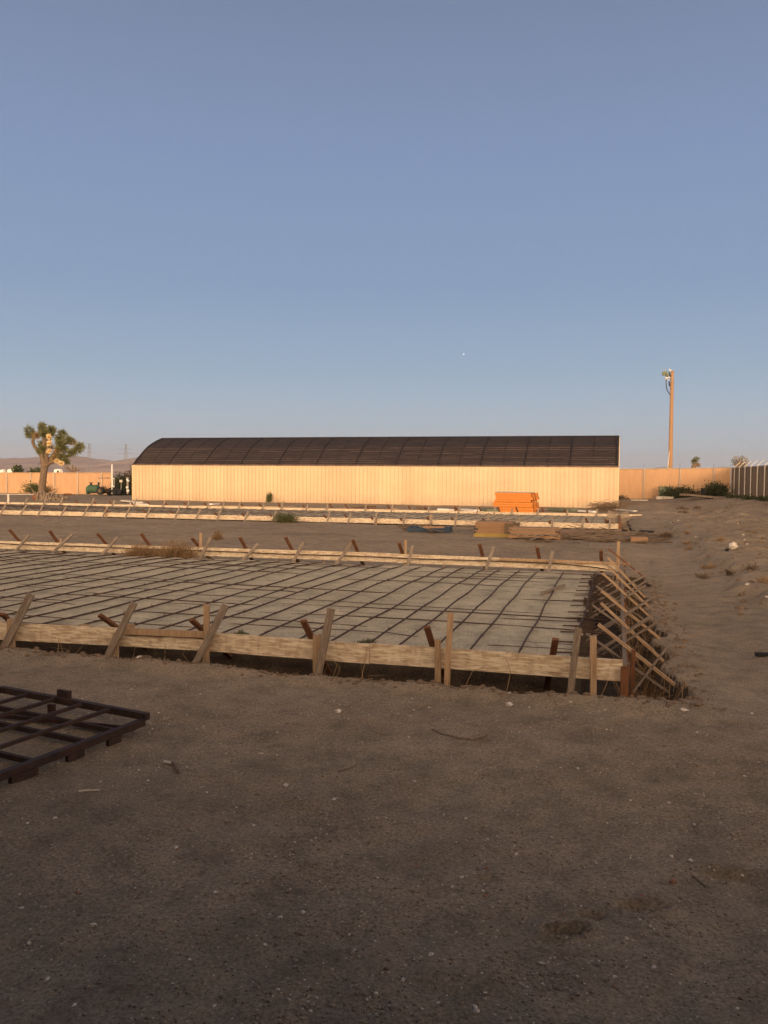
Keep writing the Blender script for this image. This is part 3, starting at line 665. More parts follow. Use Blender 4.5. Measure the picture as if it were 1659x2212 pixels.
# right-hand fence running towards the viewer
rf = thing('slatted_fence', 'dark brown slatted fence with angled white barb arms along the right edge', 'fence', (XW, 55, 0))
tz = lambda y: zlin([(10, 2.5), (46, 2.9), (75, 3.07)], y)
bzr = lambda y: zlin([(10, .2), (46, .42), (60, .6), (75, .72)], y)
y0, y1 = 20, 74.9; mb = MB(); n = int((y1-y0)/.1); vs = []; fs = []
for i in range(n+1):
    y = y0+(y1-y0)*i/n; dx = .012*(i % 2); vs += [(XW+.05+dx, y, bzr(y)-.02), (XW+.05+dx, y, tz(y)-.03), (XW+.075+dx, y, tz(y)-.03), (XW+.075+dx, y, bzr(y)-.02)]
for i in range(n):
    o = 4*i
    for e in range(4): fs.append((o+e, o+4+e, o+4+(e+1) % 4, o+(e+1) % 4))
mb.add(vs, fs+[(0, 1, 2, 3), (4*n+3, 4*n+2, 4*n+1, 4*n)]).build('slat_panel', M['dark_slats'], rf)
MB().tube([(XW, y, tz(y)) for y in np.linspace(y0, y1, 12)], .03, 6).build('top_rail', M['galv'], rf)
y = y1-2.4
while y > y0:
    p = MB().tube([(XW-.03, y, bzr(y)-.1), (XW-.03, y, tz(y)+.05)], .05, 8).build('post', M['galv'], rf)
    MB().beam((XW-.03, y, tz(y)+.04), (XW+.36, y-.05, tz(y)+.42), .07, .03, (0, 1, 0)).build('barb_arm', M['white'], p)
    y -= 2.9
for k in range(3):
    MB().tube([(XW+.1+.1*k, yy, tz(yy)+.15+.1*k) for yy in np.linspace(y0, y1, 10)], .005, 4).build('barbed_wire', M['galv'], rf)
# concrete footing below the right-hand fence
cw = MB(); 
for i in range(20):
    ya = 20+i*2.75; cw.box((XW-.12, ya, bzr(ya+1.3)-.75), (XW+.2, ya+2.74, bzr(ya+1.3)-.03))
tag(cw.build('footing_wall', M['concrete'], loc=(XW, 45, 0)), 'low grey concrete footing wall under the right-hand brown fence', 'wall')

# ------------------------------------------------------------------ vegetation
def bush(name, lab, cat, c, r, n, m, twig=.5, leaf=.05, group=None, flat=.0, seed=1, twr=.004, up=.25):
    rs = random.Random(seed); c = Vector(c)
    root = thing(name, lab, cat, c, group)
    st = MB(); lf = MB()
    nt = max(6, n//14)
    for i in range(nt):
        a = rs.uniform(0, 2*math.pi); e = math.acos(rs.uniform(0, .98)); k = rs.uniform(.6, 1.05)
        d = Vector((math.cos(a)*math.sin(e)*r[0], math.sin(a)*math.sin(e)*r[1], max(.1, math.cos(e))*r[2]))*k
        mid = d*.5+Vector((rs.uniform(-.1, .1)*r[0], rs.uniform(-.1, .1)*r[1], .12*r[2]))
        st.tube([c+Vector((d.x*.05, d.y*.05, -.03)), c+mid, c+d], [twr*1.8, twr*1.3, twr*.6], 3, cap=False)
        for j in range(14):
            t = rs.uniform(.25, 1.05); p = (mid*(t/.5) if t < .5 else mid+(d-mid)*((t-.5)/.5))+Vector([rs.gauss(0, .12)*r[q_] for q_ in range(3)])
            if p.z < 0: p.z = abs(p.z)*.3
            dd = Vector((rs.uniform(-1, 1)+d.x*.6/r[0], rs.uniform(-1, 1)+d.y*.6/r[1], rs.uniform(-.3, 1)+up))
            lf.blade(c+p, dd, leaf*rs.uniform(.7, 1.6), leaf*twig*rs.uniform(.6, 1.3))
    st.build('stem', M['drydark'] if m not in ('dry',) else M['dry'], root)
    lf.build('foliage', M[m], root); return root

def yucca_tree(name, lab, base, limbs, clumps, sc, group=None, mm='yucca', trunk=True, nb=170):
    """limbs: list of (points, radii); clumps: (p, rx, rz, kind)"""
    root = thing(name, lab, 'tree', base, group)
    tb = MB()
    for pts, rr in limbs: tb.tube(pts, rr, 9, wob=.10)
    tb.build('trunk', M['bark'], root)
    for p, rx, rz_, kind in clumps:
        mb = MB(); p = Vector(p); n = int(nb*(.8 if kind else 1))
        for i in range(n):
            while True:
                q = Vector((random.uniform(-1, 1), random.uniform(-1, 1), random.uniform(-1, 1)))
                if q.length < 1: break
            o = Vector((q.x*rx*.6, q.y*rx*.6, q.z*rz_*.7)); d = Vector((q.x, q.y, q.z*.6+.15))
            mb.blade(p+o*.9, d, sc*random.uniform(.55, 1.25)*(.6 if kind == 2 else 1), sc*.10)
        mb.build('blossom' if kind == 2 else 'leaf_clump', M[mm if kind == 0 else ('yucca_dry' if kind == 1 else 'blossom')], root)
    return root
YT = 55.05
jt = lambda x, y, dy=0: atY(34.56+.1111*x, 898.6+.1111*y, YT+dy)
k_ = .1111/1790*70*0.99   # metres per zoom pixel there (approx)
limbs = [([jt(495, 1640), jt(500, 1500), jt(520, 1300), jt(545, 1100), jt(560, 950), jt(520, 820)], [.36, .27, .24, .235, .25, .2]),
         ([jt(520, 900, .1), jt(500, 780, .2), jt(430, 680, .25), jt(360, 590, .3), jt(330, 530, .3), jt(335, 440, .3), jt(280, 330, .3)], [.2, .17, .13, .12, .12, .11, .08]),
         ([jt(335, 450, .3), jt(400, 390, .3)], [.08, .05]),
         ([jt(520, 850, 0), jt(530, 650, -.1), jt(560, 480, -.1), jt(530, 300, -.1)], [.17, .15, .13, .1]),
         ([jt(610, 900, -.1), jt(590, 750, -.3), jt(640, 560, -.3), jt(660, 350, -.3)], [.15, .13, .11, .1]),
         ([jt(570, 980, 0), jt(650, 900, 0), jt(740, 880, 0), jt(780, 760, .1), jt(830, 620, .2), jt(860, 420, .2)], [.2, .17, .15, .15, .13, .1]),
         ([jt(640, 880, 0), jt(740, 740, .2), jt(830, 620, .2)], [.14, .13, .1]),
         ([jt(760, 800, .1), jt(900, 770, .3), jt(1040, 780, .5), jt(1120, 720, .5), jt(1200, 620, .5)], [.12, .11, .1, .09, .08]),
         ([jt(850, 600, .2), jt(960, 540, .2), jt(1060, 500, .2)], [.1, .08, .06])]
cl = [((265, 290), 85, 95, 0), ((280, 370), 80, 70, 0), ((410, 385), 40, 40, 1), ((515, 200), 50, 55, 0), ((520, 270), 70, 60, 0), ((545, 350), 70, 70, 0), ((690, 265), 55, 50, 0), ((680, 350), 55, 60, 0),
      ((640, 410), 40, 60, 2), ((590, 440), 60, 50, 1), ((645, 530), 38, 60, 2), ((530, 560), 100, 60, 0), ((540, 640), 90, 60, 0), ((480, 680), 60, 50, 0), ((660, 620), 60, 40, 1), ((645, 690), 50, 35, 2), ((570, 700), 60, 60, 0),
      ((905, 345), 55, 60, 0), ((860, 420), 85, 70, 0), ((860, 520), 90, 80, 0), ((880, 620), 95, 70, 0), ((930, 660), 70, 60, 0), ((820, 680), 60, 60, 1), ((1030, 480), 70, 50, 0), ((1095, 515), 55, 40, 1),
      ((1240, 600), 60, 60, 0), ((1180, 670), 80, 60, 0), ((1080, 720), 65, 50, 0), ((890, 820), 70, 60, 0), ((960, 900), 55, 45, 0), ((760, 840), 55, 60, 1), ((880, 920), 50, 30, 2), ((800, 880), 50, 30, 2)]
yucca_tree('joshua_tree', 'big Joshua tree with spiky green clumps and cream blossoms rising above the tan fence', jt(500, 1640), [(p_, [r_*1.12 for r_ in q_]) for p_, q_ in limbs],
           [(jt(x, y, random.uniform(-.4, .3) if kd != 2 else -.5), rx*k_*(1.06 if kd != 2 else .5), rz*k_*(1.08 if kd != 2 else .6), kd) for (x, y), rx, rz, kd in cl], .36, nb=240)

# brush pile of dead limbs at its foot
bp_ = MB(); rs = random.Random(5)
for i in range(120):
    t = rs.random(); x = 400+t*560; top = 1520+t*120; p = jt(x, 1690, -.9+rs.uniform(-.5, .5)); q = jt(x+rs.uniform(-130, 200), rs.uniform(top, 1680), -.6+rs.uniform(-.7, .7))
    p.z = max(p.z, .0); q.z = max(q.z, .03); q.z = q.z+(1-t)*rs.uniform(0, .75)+.05; m_ = (p+q)/2+Vector((0, 0, rs.uniform(0, .35)))
    bp_.tube([p, m_, q], [.05, .045, .025], 5)
for i in range(3): bp_.tube([jt(700, 1600, -1), jt(860, 1640, -1), jt(1020+i*50, 1675, -1)], [.05, .04, .02], 5)
o = bp_.build('dead_branches', M['stake'], loc=jt(620, 1690, -.8)); tag(o, 'tangled pile of dead branches at the foot of the big Joshua tree', 'brush pile'); 
o = MB().blob(jt(415, 1590, -.7), (.34, .3, .3), 2, .5).build('uprooted_stump', M['brown_stake'], loc=jt(415, 1640, -.7)); tag(o, 'reddish brown uprooted stump left of the dead branch pile', 'stump')
b0 = jt(360, 1505, 10); b0.z = 0
bush('desert_bush', 'low green bush behind the big Joshua tree trunk', 'bush', jt(370, 1500, 8), (1.5, .8, 1.0), 1500, 'bush', .35, .14, seed=3)
bush('desert_bush', 'dry grey bush just right of the big Joshua tree trunk', 'bush', jt(610, 1490, 9), (1.3, .7, .8), 700, 'dry', .2, .14, seed=4)
c = P(628, 1127); bush('desert_bush', 'round green tumbleweed bush against the near form of the farther slab', 'bush', (c.x, Y2-.55, 0), (.68, .42, .42), 2300, 'bush', .2, .07, seed=5)
c = P(469, 1166); bush('tumbleweed', 'small round brown tumbleweed on the bare dirt strip', 'tumbleweed', (c.x, c.y, hz(c.x, c.y)), (.20, .18, .30), 1500, 'dry', .12, .05, seed=6, twr=.003)
for i, (px, w_, hh, lab) in enumerate([(300, .55, .30, 'low straw weeds spilling over the far form board, left clump'), (372, .85, .46, 'tall straw weeds over the far form board, larger right clump')]):
    c = atY(px, 1190, YB-.25); bush('dry_weeds', lab, 'weeds', (c.x, YB-.15, -.15), (w_, .3, hh+.15), 3400, 'dry', .07, .11, seed=10+i, twr=.003, up=1.2)
c = P(543, 1088); bush('desert_weed', 'thin upright green weed against the cream hut wall', 'weed', (c.x, HY-.8, 0), (.28, .2, .82), 420, 'bush', .16, .2, seed=12, up=2)
# bushes at the right-hand back corner
def zz4(x, y): return 1244+.25*x, 899+.25*y
for (x, y), rx, hh, n, mm, lab in [((900, 705), 1.75, 1.05, 3300, 'dkbush', 'wide dark green bush beside the utility cabinet'), ((985, 705), 1.2, .75, 1100, 'drydark', 'brownish bush trailing right of the wide dark bush'),
                                   ((1210, 708), 1.35, 1.25, 3300, 'dkbush', 'round dark green bush near the fence corner'), ((385, 705), 1.0, .4, 300, 'drydark', 'low brown weeds just right of the hut corner')]:
    c = atY(*zz4(x, y), 72.5); c.z = hz(c.x, 72.5)-.05; bush('desert_bush', lab, 'bush', c, (rx, .9, hh), n, mm, .35, .15, seed=int(x))
# weeds along the fence footing
rs = random.Random(8)
for i in range(16):
    y = 28+i*2.6+rs.uniform(-.6, .6); x = XW-.55-rs.random()*.7; bush('fence_weed', 'low dark weed at the foot of the right-hand concrete footing', 'weed', (x, y, hz(x, y)-.02), (.5, .8, .3), 420, 'dkbush', .3, .09, 'weeds along the fence footing', seed=30+i)
for i in range(9):
    x = rs.uniform(2.6, 7.5); y = rs.uniform(15, 55); bush('mound_weed', 'small dry brown weed on the rough dirt bank at right', 'weed', (x, y, hz(x, y)-.02), (.32, .5, .17), 260, 'drydark', .2, .07, 'dry weeds on the dirt bank', seed=60+i)
# dry weeds in trenches
tw = []
for (x, y, rx, hh, lab) in [(.33, 8.15, .16, .34, 'pale dry weeds in the side trench at the near slab corner'), (.36, 9.2, .22, .42, 'tangled grey dry weeds under the nearest crossed stakes'),
                            (.34, 10.6, .22, .42, 'dry weeds under the middle crossed stakes of the side trench'), (.33, 12.6, .22, .35, 'dry weeds under the farther crossed stakes of the side trench'), (.3, 15, .25, .3, 'dry weeds at the far end of the side trench'),
                            (P(600, 1440).x, 7.45, .35, .30, 'sparse dry stalks in the front trench right of the tall upright stake')]:
    bush('dry_weeds', lab, 'weeds', (x, y, -.36), (rx, rx*1.6, hh), 520, 'dry' if y < 9 else 'drydark', .06, .06, seed=int(x*100+y*10), twr=.0022, up=.8)
rs = random.Random(71)
for nm_, lab_, x0_, x1_, y0_, y1_, n_ in [('dry_stalks', 'pale curved dry stalks sprawling in the side trench by the corner', .12, .6, 7.75, 9.6, 70), ('dry_stalks', 'pale dry stalks farther along the side trench', .15, .5, 9.8, 15, 70),
                                   ('dry_stalks', 'thin pale stalks rising from the front trench', -6.5, -.1, 7.42, 7.6, 46)]:
    mb = MB()
    for i in range(n_):
        p = Vector((rs.uniform(x0_, x1_), rs.uniform(y0_, y1_), -.45)); d_ = Vector((rs.gauss(0, .16), rs.gauss(0, .2), rs.uniform(.2, .62)))
        mb.tube([p, p+d_*.5+Vector((rs.gauss(0, .04), 0, .05)), p+d_, p+d_*1.15+Vector((rs.gauss(0, .1), rs.gauss(0, .05), rs.uniform(-.08, .04)))], [.004, .0035, .003, .0015], 4)
    o = mb.build(nm_, M['dry']); tag(o, lab_, 'weeds'); o['kind'] = 'stuff'
for px, py in ((515, 1365), (795, 1382)):
    c = atY(px, py, 8.6); bush('sand_weed', 'small dark weed on sand behind the near form, %s' % ('left one' if px < 600 else 'right one'), 'weed', (c.x, 8.6, .08), (.15, .12, .07), 350, 'bush', .2, .03, seed=px)
# beyond the fences
c = atY(1270/4*.0+265, 1048, 78)
bush('desert_tree', 'dark leafy shrub rising between the fence end and the left hut corner', 'shrub', (atY(262, 1050, 73).x, 73, 0), (1.05, 1.0, 2.15), 3600, 'dkbush', .5, .17, seed=90, twr=.02)
bush('desert_tree', 'brown leafed shrub against the left end of the hut', 'shrub', (atY(280, 1050, 74).x, 74, 0), (.9, .9, 2.6), 2200, 'drydark', .5, .2, seed=91, twr=.02)
def far_yucca(px, py_base, py_top, Yd, lab, arms_, spread):
    b = atY(px, py_base, Yd); t = atY(px, py_top, Yd); hgt = t.z-b.z; rs = random.Random(px)
    b0 = Vector((b.x, b.y, -.2)); L = [([b0, b, b+Vector((0, 0, hgt*.25))], [hgt*.09, hgt*.08, hgt*.07])]; C = []
    for i in range(arms_):
        a = (i/(max(1, arms_-1))-.5)*2; e = b+Vector((a*spread*.8, rs.uniform(-.3, .3)*spread, hgt*(1-.4*a*a)*rs.uniform(.72, 1)))
        m_ = b+Vector((a*spread*.5, 0, hgt*.35)); L.append(([b+Vector((0, 0, hgt*.15)), m_, e], [hgt*.07, hgt*.06, hgt*.05])); C.append((e, hgt*.22, hgt*.22, 0 if rs.random() < .4 else 1)); C.append((b.lerp(e, .6)+Vector((0, 0, hgt*.1)), hgt*.2, hgt*.22, 1))
    yucca_tree('joshua_tree', lab, b0, L, C, hgt*.13, nb=90)
far_yucca(158, 1022, 1004, 110, 'far Joshua tree peeking over the left fence, right of the big tree', 5, 1.8)
b = 130
L = [([(atY(1497, 1020, b).x, b, 0), atY(1498, 1009, b), atY(1501, 1001, b)], [.35, .32, .28])]
L.append(([atY(1500, 1004, b), atY(1508, 1005, b)], [.2, .15]))
yucca_tree('joshua_tree', 'lone slim Joshua tree top above the back fence, right of the utility pole', L[0][0][0], L,
           [(atY(1501, 998, b), .45, .5, 0), (atY(1505, 992, b), .4, .45, 0), (atY(1508, 1005, b), .3, .3, 1), (atY(1499, 996, b), .3, .3, 0)], .4)
jk = lambda x, y, dy=0: atY(1440+.132*x, 979.3+.132*y, 120+dy)
ck = [(1085, 120), (1130, 75), (1185, 80), (1240, 68), (1300, 100), (1335, 150), (1150, 140), (1215, 130), (1270, 150), (1110, 175), (1190, 180), (1300, 195), (1240, 200)]
yucca_tree('joshua_tree', 'bushy many-armed brown Joshua tree above the fence corner', (jk(1220, 300).x, 120, 0), [([(jk(1220, 300).x, 120, 0), jk(1220, 300), jk(1220, 240)], [.35, .3, .25])] +
           [([jk(1220, 250), jk(1220+(x-1220)*.6, y+70), jk(x, y+10)], [.13, .10, .07]) for x, y in ck], [(jk(x, y, random.uniform(-.6, .6)), .30, .30, 0 if i % 3 == 0 else 1) for i, (x, y) in enumerate(ck)], .24, nb=110)
for px, w_, h_, lab in [(38, 1.1, 3.9, 'dark bushy tree beyond the fence at far left'), (76, 2.0, 3.5, 'wide dark bushy tree beyond the fence, just left of the big Joshua tree')]:
    b = atY(px, 1025, 150); bush('desert_tree', lab, 'tree', (b.x, 150, 0), (w_*1.2, w_, h_), 1500, 'dkbush', .5, .6, seed=px, twr=.08)

# ------------------------------------------------------------------ utility pole
YP = 90; pb = atY(1448, 1010, YP); pt = atY(1452.3, 801, YP); pb0 = Vector((pb.x, YP, .3))
up = thing('utility_pole', 'tall brown wooden utility pole with insulators and a drooping cable at its top', 'pole', pb0)
MB().tube([pb0+(pt-pb0)*(i/12) for i in range(13)], [.235-.07*i/12 for i in range(13)], 12, wob=.02).build('shaft', M['pole'], up, True)
ju = lambda x, y, dy=0: atY(2440/1.736+x*.05209, 1360/1.736+y*.05209, YP+dy)
MB().tube([pb0+Vector((-.25, -.1, 0)), pb0+Vector((-.25, -.1, 3.0)), atY(1446, 975, YP-.15)], .03, 6).build('conduit', M['white'], up)
MB().beam(ju(760, 400, -.25), ju(815, 590, -.2), .12, .12, (0, 1, 0)).build('cutout', M['roof_rib'], up)
MB().beam(ju(765, 770, -.25), ju(785, 980, -.2), .12, .12, (0, 1, 0)).build('cutout', M['roof_rib'], up)
MB().beam(ju(820, 600, -.2), ju(600, 640, -.3), .09, .09, (0, 1, 0)).build('crossarm', M['galv'], up)
for i, (x, y, r_) in enumerate([(550, 450, .24), (640, 440, .2), (690, 520, .2)]):
    MB().blob(ju(x, y, -.3), (r_*.8, r_*.7, r_), 2, .35, seed=i).build('insulator', M['cabinet'], up)
for a, b in [((590, 560), (660, 700)), ((700, 560), (620, 690)), ((640, 640), (650, 860)), ((780, 600), (740, 740)), ((600, 600), (690, 720))]: MB().tube([ju(*a, -.3), ju(*b, -.3)], .035, 5).build('bracket', M['galv'], up)
MB().tube([ju(*p, -.3) for p in [(645, 700), (640, 870), (648, 980), (668, 1080), (710, 1190), (760, 1250), (800, 1330)]], .045, 6).build('cable', M['roof_rib'], up)
MB().tube([ju(*p, -.3) for p in [(455, 330), (460, 240), (530, 205), (600, 240), (620, 380)]], .02, 5).build('cable', M['galv'], up)
MB().beam(ju(760, 280, -.1), ju(860, 330, -.1), .12, .08, (0, 0, 1)).build('cap_bracket', M['stone'], up)
for i, y in enumerate((600, 720)): MB().tube([ju(830, y, -.17), ju(930, y, -.17)], .02, 5).build('band', M['galv'], up)

# ------------------------------------------------------------------ cabinet, slab, debris in the right back corner
c0 = atY(*zz4(720, 690), 73); c1 = atY(*zz4(832, 690), 73); ct = atY(*zz4(720, 612), 73)
cb = thing('utility_cabinet', 'squat green-grey utility cabinet on a pale pad before the back fence', 'cabinet', ((c0.x+c1.x)/2, 73, c0.z))
MB().box((c0.x, 73, c0.z-.05), (c1.x, 74.2, ct.z)).build('body', M['cabinet'], cb)
MB().box((c0.x-.04, 72.96, ct.z+.002), (c1.x+.04, 74.24, ct.z+.05)).build('lid', M['cabinet'], cb)
mx = (c0.x+c1.x)/2
for a, b in ((c0.x+.06, mx-.03), (mx+.03, c1.x-.06)): 
    d_ = MB().box((a, 72.975, c0.z+.1), (b, 72.997, ct.z-.08)).build('door', M['cabinet'], cb)
    MB().box(((a+b)/2-.05, 72.95, c0.z+.5), ((a+b)/2+.05, 72.974, c0.z+.54)).build('handle', M['roof_rib'], d_)
p0 = atY(*zz4(695, 697), 72.3); p1 = atY(*zz4(845, 700), 72.3)
tag(MB().box((p0.x, 72.0, p0.z-.3), (p1.x, 74.6, p0.z+.04)).build('concrete_pad', M['dusty'], loc=(p0.x, 72, p0.z)), 'pale concrete pad under the utility cabinet', 'pad')
def slab_at(px, py, Yd, w, d, t, m, name, lab, cat, rot=0, tilt=0, group=None, z=None):
    c = atY(px, py, Yd) if Yd else P(px, py, 0)
    zz = hz(c.x, c.y) if z is None else z
    a = Matrix.Translation((c.x, c.y, zz+t/2+.005+abs(math.sin(tilt))*w/2)) @ Matrix.Rotation(rot, 4, 'Z') @ Matrix.Rotation(tilt, 4, 'Y')
    mb = MB(); mb.box((-w/2, -d/2, -t/2), (w/2, d/2, t/2)); mb.v = [tuple(a @ Vector(v)) for v in mb.v]
    return tag(mb.build(name, M[m], loc=(c.x, c.y, zz)), lab, cat, group)
slab_at(*zz4(1075, 725), 66, 2.6, 1.4, .16, 'stake', 'broken_panel', 'grey broken panel propped up before the round dark bush', 'panel', .5, .09)
slab_at(*zz4(1098, 680), 71, .35, .3, .7, 'black', 'dark_box', 'small black upright box between the two corner bushes', 'box')
slab_at(*zz4(548, 707), 70, 1.3, .5, .08, 'dusty', 'concrete_chunk', 'flat pale piece of concrete left of the utility cabinet', 'concrete')
c = P(*zz4(1362, 1078)); c = P(1584, 1170, .45)
tag(MB().blob((c.x, c.y, hz(c.x, c.y)+.08), (.10, .085, .085), 3, .25, seed=4).build('boulder', M['stone'], smooth=True, loc=(c.x, c.y, hz(c.x, c.y))), 'largest tan boulder on the right-hand dirt bank', 'boulder')
c = P(1571, 1171, .45); tag(MB().blob((c.x, c.y, hz(c.x, c.y)+.03), (.05, .05, .04), 2, .4, seed=5).build('boulder', M['black'], loc=(c.x, c.y, hz(c.x, c.y))), 'small black lump just left of the tan boulder', 'rock')
slab_at(1652, 1413, None, .20, .06, .035, 'black', 'burnt_timber', 'short charred timber on the dirt at the right edge', 'timber', .25, z=hz(*P(1648, 1413, 0)[:2]))

# ------------------------------------------------------------------ left yard: tank trailer, post, sign, valves
jl = lambda x, y, Yd: atY(320/1.736+x*.07639, 1700/1.736+y*.07639, Yd)
YL = 70.5
tk = thing('tank_trailer', 'green tank on wheels standing before the tan fence, left of the white post', 'trailer', jl(250, 1130, YL))
a = jl(100, 1010, YL); b = jl(350, 1010, YL); r_ = (jl(200, 890, YL).z-jl(200, 1120, YL).z)/2
MB().tube([a-Vector((.12, 0, 0)), a, a+Vector((.1, 0, 0)), b-Vector((.1, 0, 0)), b, b+Vector((.12, 0, 0))], [r_*.75, r_*.97, r_*1.05, r_*1.05, r_*.97, r_*.75], 18).build('tank', M['green_metal'], tk, True)
MB().box((jl(75, 1100, YL).x, YL-.35, jl(80, 1150, YL).z), (jl(112, 1100, YL).x, YL+.2, jl(80, 960, YL).z)).build('end_stand', M['green_metal'], tk)
for x in (430,):
    c = jl(x, 1060, YL-.75); rr = .38 if x > 200 else .3
    w_ = MB().tube([c+Vector((0, -.12, 0)), c+Vector((0, .12, 0))], rr, 18).build('wheel', M['black'], tk)
    MB().tube([c+Vector((0, -.15, 0)), c+Vector((0, -.121, 0))], rr*.5, 12).build('rim', M['drydark'], w_)
MB().beam(jl(60, 1110, YL-.4), jl(560, 1110, YL-.4), .1, .1, (0, 1, 0)).build('chassis', M['roof_rib'], tk)
for x in (165, 380):
    MB().tube([jl(x-8, 900, YL-.1), jl(x, 830, YL-.1)], [.12, .08], 8).build('stack_pipe', M['roof_rib'], tk)
    MB().beam(jl(x-45, 828, YL-.1), jl(x+45, 828, YL-.1), .14, .05, (0, 1, 0)).build('pipe_cap', M['roof_rib'], tk)
bush('desert_bush', 'brown scrub right of the green tank trailer', 'bush', jl(520, 1135, YL), (.7, .5, .8), 700, 'drydark', .3, .14, seed=77)
gf = thing('pipe_frame', 'thin grey pipe frame between the green tank and the white post', 'pipe frame', jl(600, 1140, YL+1.5))
MB().tube([jl(372, 1130, YL+1.5), jl(372, 700, YL+1.5)], .035, 6).build('upright', M['galv'], gf)
MB().tube([jl(372, 700, YL+1.5), jl(820, 700, YL+1.5)], .04, 6).build('top_pipe', M['roof_line'], gf)
MB().tube([jl(818, 700, YL+1.5), jl(812, 1130, YL+1.5)], .035, 6).build('upright', M['galv'], gf)
wp = thing('white_post', 'tall bright white pipe post at the left fence end', 'post', jl(757, 1140, YL))
MB().tube([jl(757, 1150, YL), jl(757, 310, YL)], .085, 10).build('pipe', M['white'], wp, True)
MB().tube([jl(757, 935, YL-.05), jl(815, 940, YL-.05)], .10, 8).build('fitting', M['white'], wp)
MB().tube([jl(735, 700, YL-.05), jl(820, 712, YL-.05)], .05, 8).build('fitting', M['white'], wp)
MB().tube([jl(775, 735, YL-.1), jl(775, 930, YL-.1)], .03, 8).build('side_pipe', M['white'], wp)
mch = thing('machinery', 'low black machinery at the base of the white post', 'machine', jl(850, 1140, YL))
for i, (x, y, w_, h_) in enumerate([(720, 1080, .35, .4), (800, 1060, .5, .4), (900, 1070, .6, .35), (960, 1050, .35, .25)]): MB().blob(jl(x, y, YL+.3), (w_, .4, h_), 2, .5, seed=i).build('casing', M['black'], mch)
for x in (830, 940):
    c = jl(x, 1085, YL-.2); MB().tube([c, c+Vector((0, .15, 0))], .27, 14).build('wheel', M['black'], mch)
sg = thing('small_sign', 'small pale square sign on a thin post near the hut corner', 'sign', jl(1010, 1130, YL))
MB().tube([jl(1008, 1130, YL), jl(1016, 800, YL)], .025, 6).build('post', M['galv'], sg)
a = jl(965, 820, YL-.04); b = jl(1048, 748, YL-.04); MB().box((a.x, a.y-.01, a.z), (b.x, a.y+.01, b.z)).build('panel', M['dusty'], sg)
vp = thing('white_valve_stack', 'grey pipe stack with bright white valve caps beside the hut corner', 'pipe', jl(1200, 1130, YL))
MB().tube([jl(1200, 1150, YL), jl(1195, 680, YL)], .1, 8).build('pipe', M['concrete'], vp)
for x, y, r_ in [(1190, 742, .11), (1215, 782, .12), (1188, 968, .13), (1208, 1060, .14)]: MB().blob(jl(x, y, YL-.12), (r_*1.1, r_, r_), 2, .2).build('valve', M['white'], vp)
MB().tube([jl(1160, 690, YL), jl(1235, 690, YL)], .07, 6).build('cap', M['concrete'], vp)
def plank(px0, py0, px1, py1, z, w, t, m, lab, group=None, name='scrap_board', cat='board', dz=0):
    a = P(px0, py0, z); b = P(px1, py1, z+dz); a.z = hz(a.x, a.y)+z; b.z = hz(b.x, b.y)+z+dz
    o = MB().beam(a, b, w, t, (0, 1, 0) if abs(a.x-b.x) > abs(a.y-b.y)*.3 else (1, 0, 0), jag=.01).build(name, M[m], loc=((a.x+b.x)/2, (a.y+b.y)/2, 0)); return tag(o, lab, cat, group)
G1 = 'boards scattered in front of the hut'
plank(268, 1081, 301, 1085, .12, .5, .10, 'dusty', 'pale flat sheet lying at the left hut corner', G1)
plank(284, 1087, 318, 1090, .06, .25, .08, 'white', 'white board end beside the left form stakes', G1)
plank(455, 1089, 471, 1088, .08, .25, .08, 'white', 'short bright white board lying before the hut, left of centre', G1)
plank(425, 1093, 525, 1093, .05, .15, .05, 'fresh', 'long thin tan board lying before the hut, left of the weed', G1)
plank(527, 1094, 600, 1094, .05, .15, .05, 'fresh', 'long thin tan board lying before the hut, right of the weed', G1)
plank(760, 1097, 810, 1094, .1, .2, .06, 'brown_stake', 'dark timber lying before the middle of the hut', G1)
plank(745, 1099, 790, 1101, .08, .3, .06, 'fresh', 'bright tan sheet lying before the middle of the hut', G1)
plank(950, 1100, 975, 1101, .1, .5, .12, 'white', 'white plastic sheet heap before the hut, left one', G1)
plank(1000, 1100, 1030, 1103, .1, .35, .1, 'white', 'white plastic sheet heap before the hut, nearer the orange beams', G1)
plank(975, 1098, 1005, 1100, .1, .3, .08, 'brown_stake', 'reddish board between the two white heaps', G1)
plank(1038, 1101, 1064, 1104, .06, .7, .22, 'cabinet', 'low green-grey crate left of the orange beams', G1)
plank(1035, 1107, 1070, 1106, .04, .25, .05, 'white', 'thin white strip at the left foot of the orange beams', G1)
plank(1253, 1104, 1286, 1107, .10, .3, .1, 'white', 'long white board at the right foot of the hut', G1)
plank(1334, 1103, 1372, 1110, .25, .2, .06, 'dusty', 'pale curved strip right of the far twig heap', G1)
plank(1190, 1100, 1240, 1103, .1, .4, .16, 'cabinet', 'grey rubble slab between the orange beams and the hut corner', G1)
rs = random.Random(12)
for i in range(16):
    x = rs.uniform(320, 1180); y = 1090+x*.009+rs.uniform(-2, 3)
    plank(x, y, x+rs.uniform(8, 30), y+rs.uniform(-1, 1), .04, .14, .04, rs.choice(['stake', 'brown_stake', 'fresh', 'grey_stake']), 'small scrap board on the dirt between hut and farther slab', 'small scraps before the hut')
plank(0, 1067, 80, 1068, .06, .1, .05, 'dusty', 'long pale board on the dirt left of the big Joshua tree', G1)
plank(137, 1068, 155, 1068, .12, .4, .18, 'brown_stake', 'dark low timber pile by the fence right of the big Joshua tree', G1)

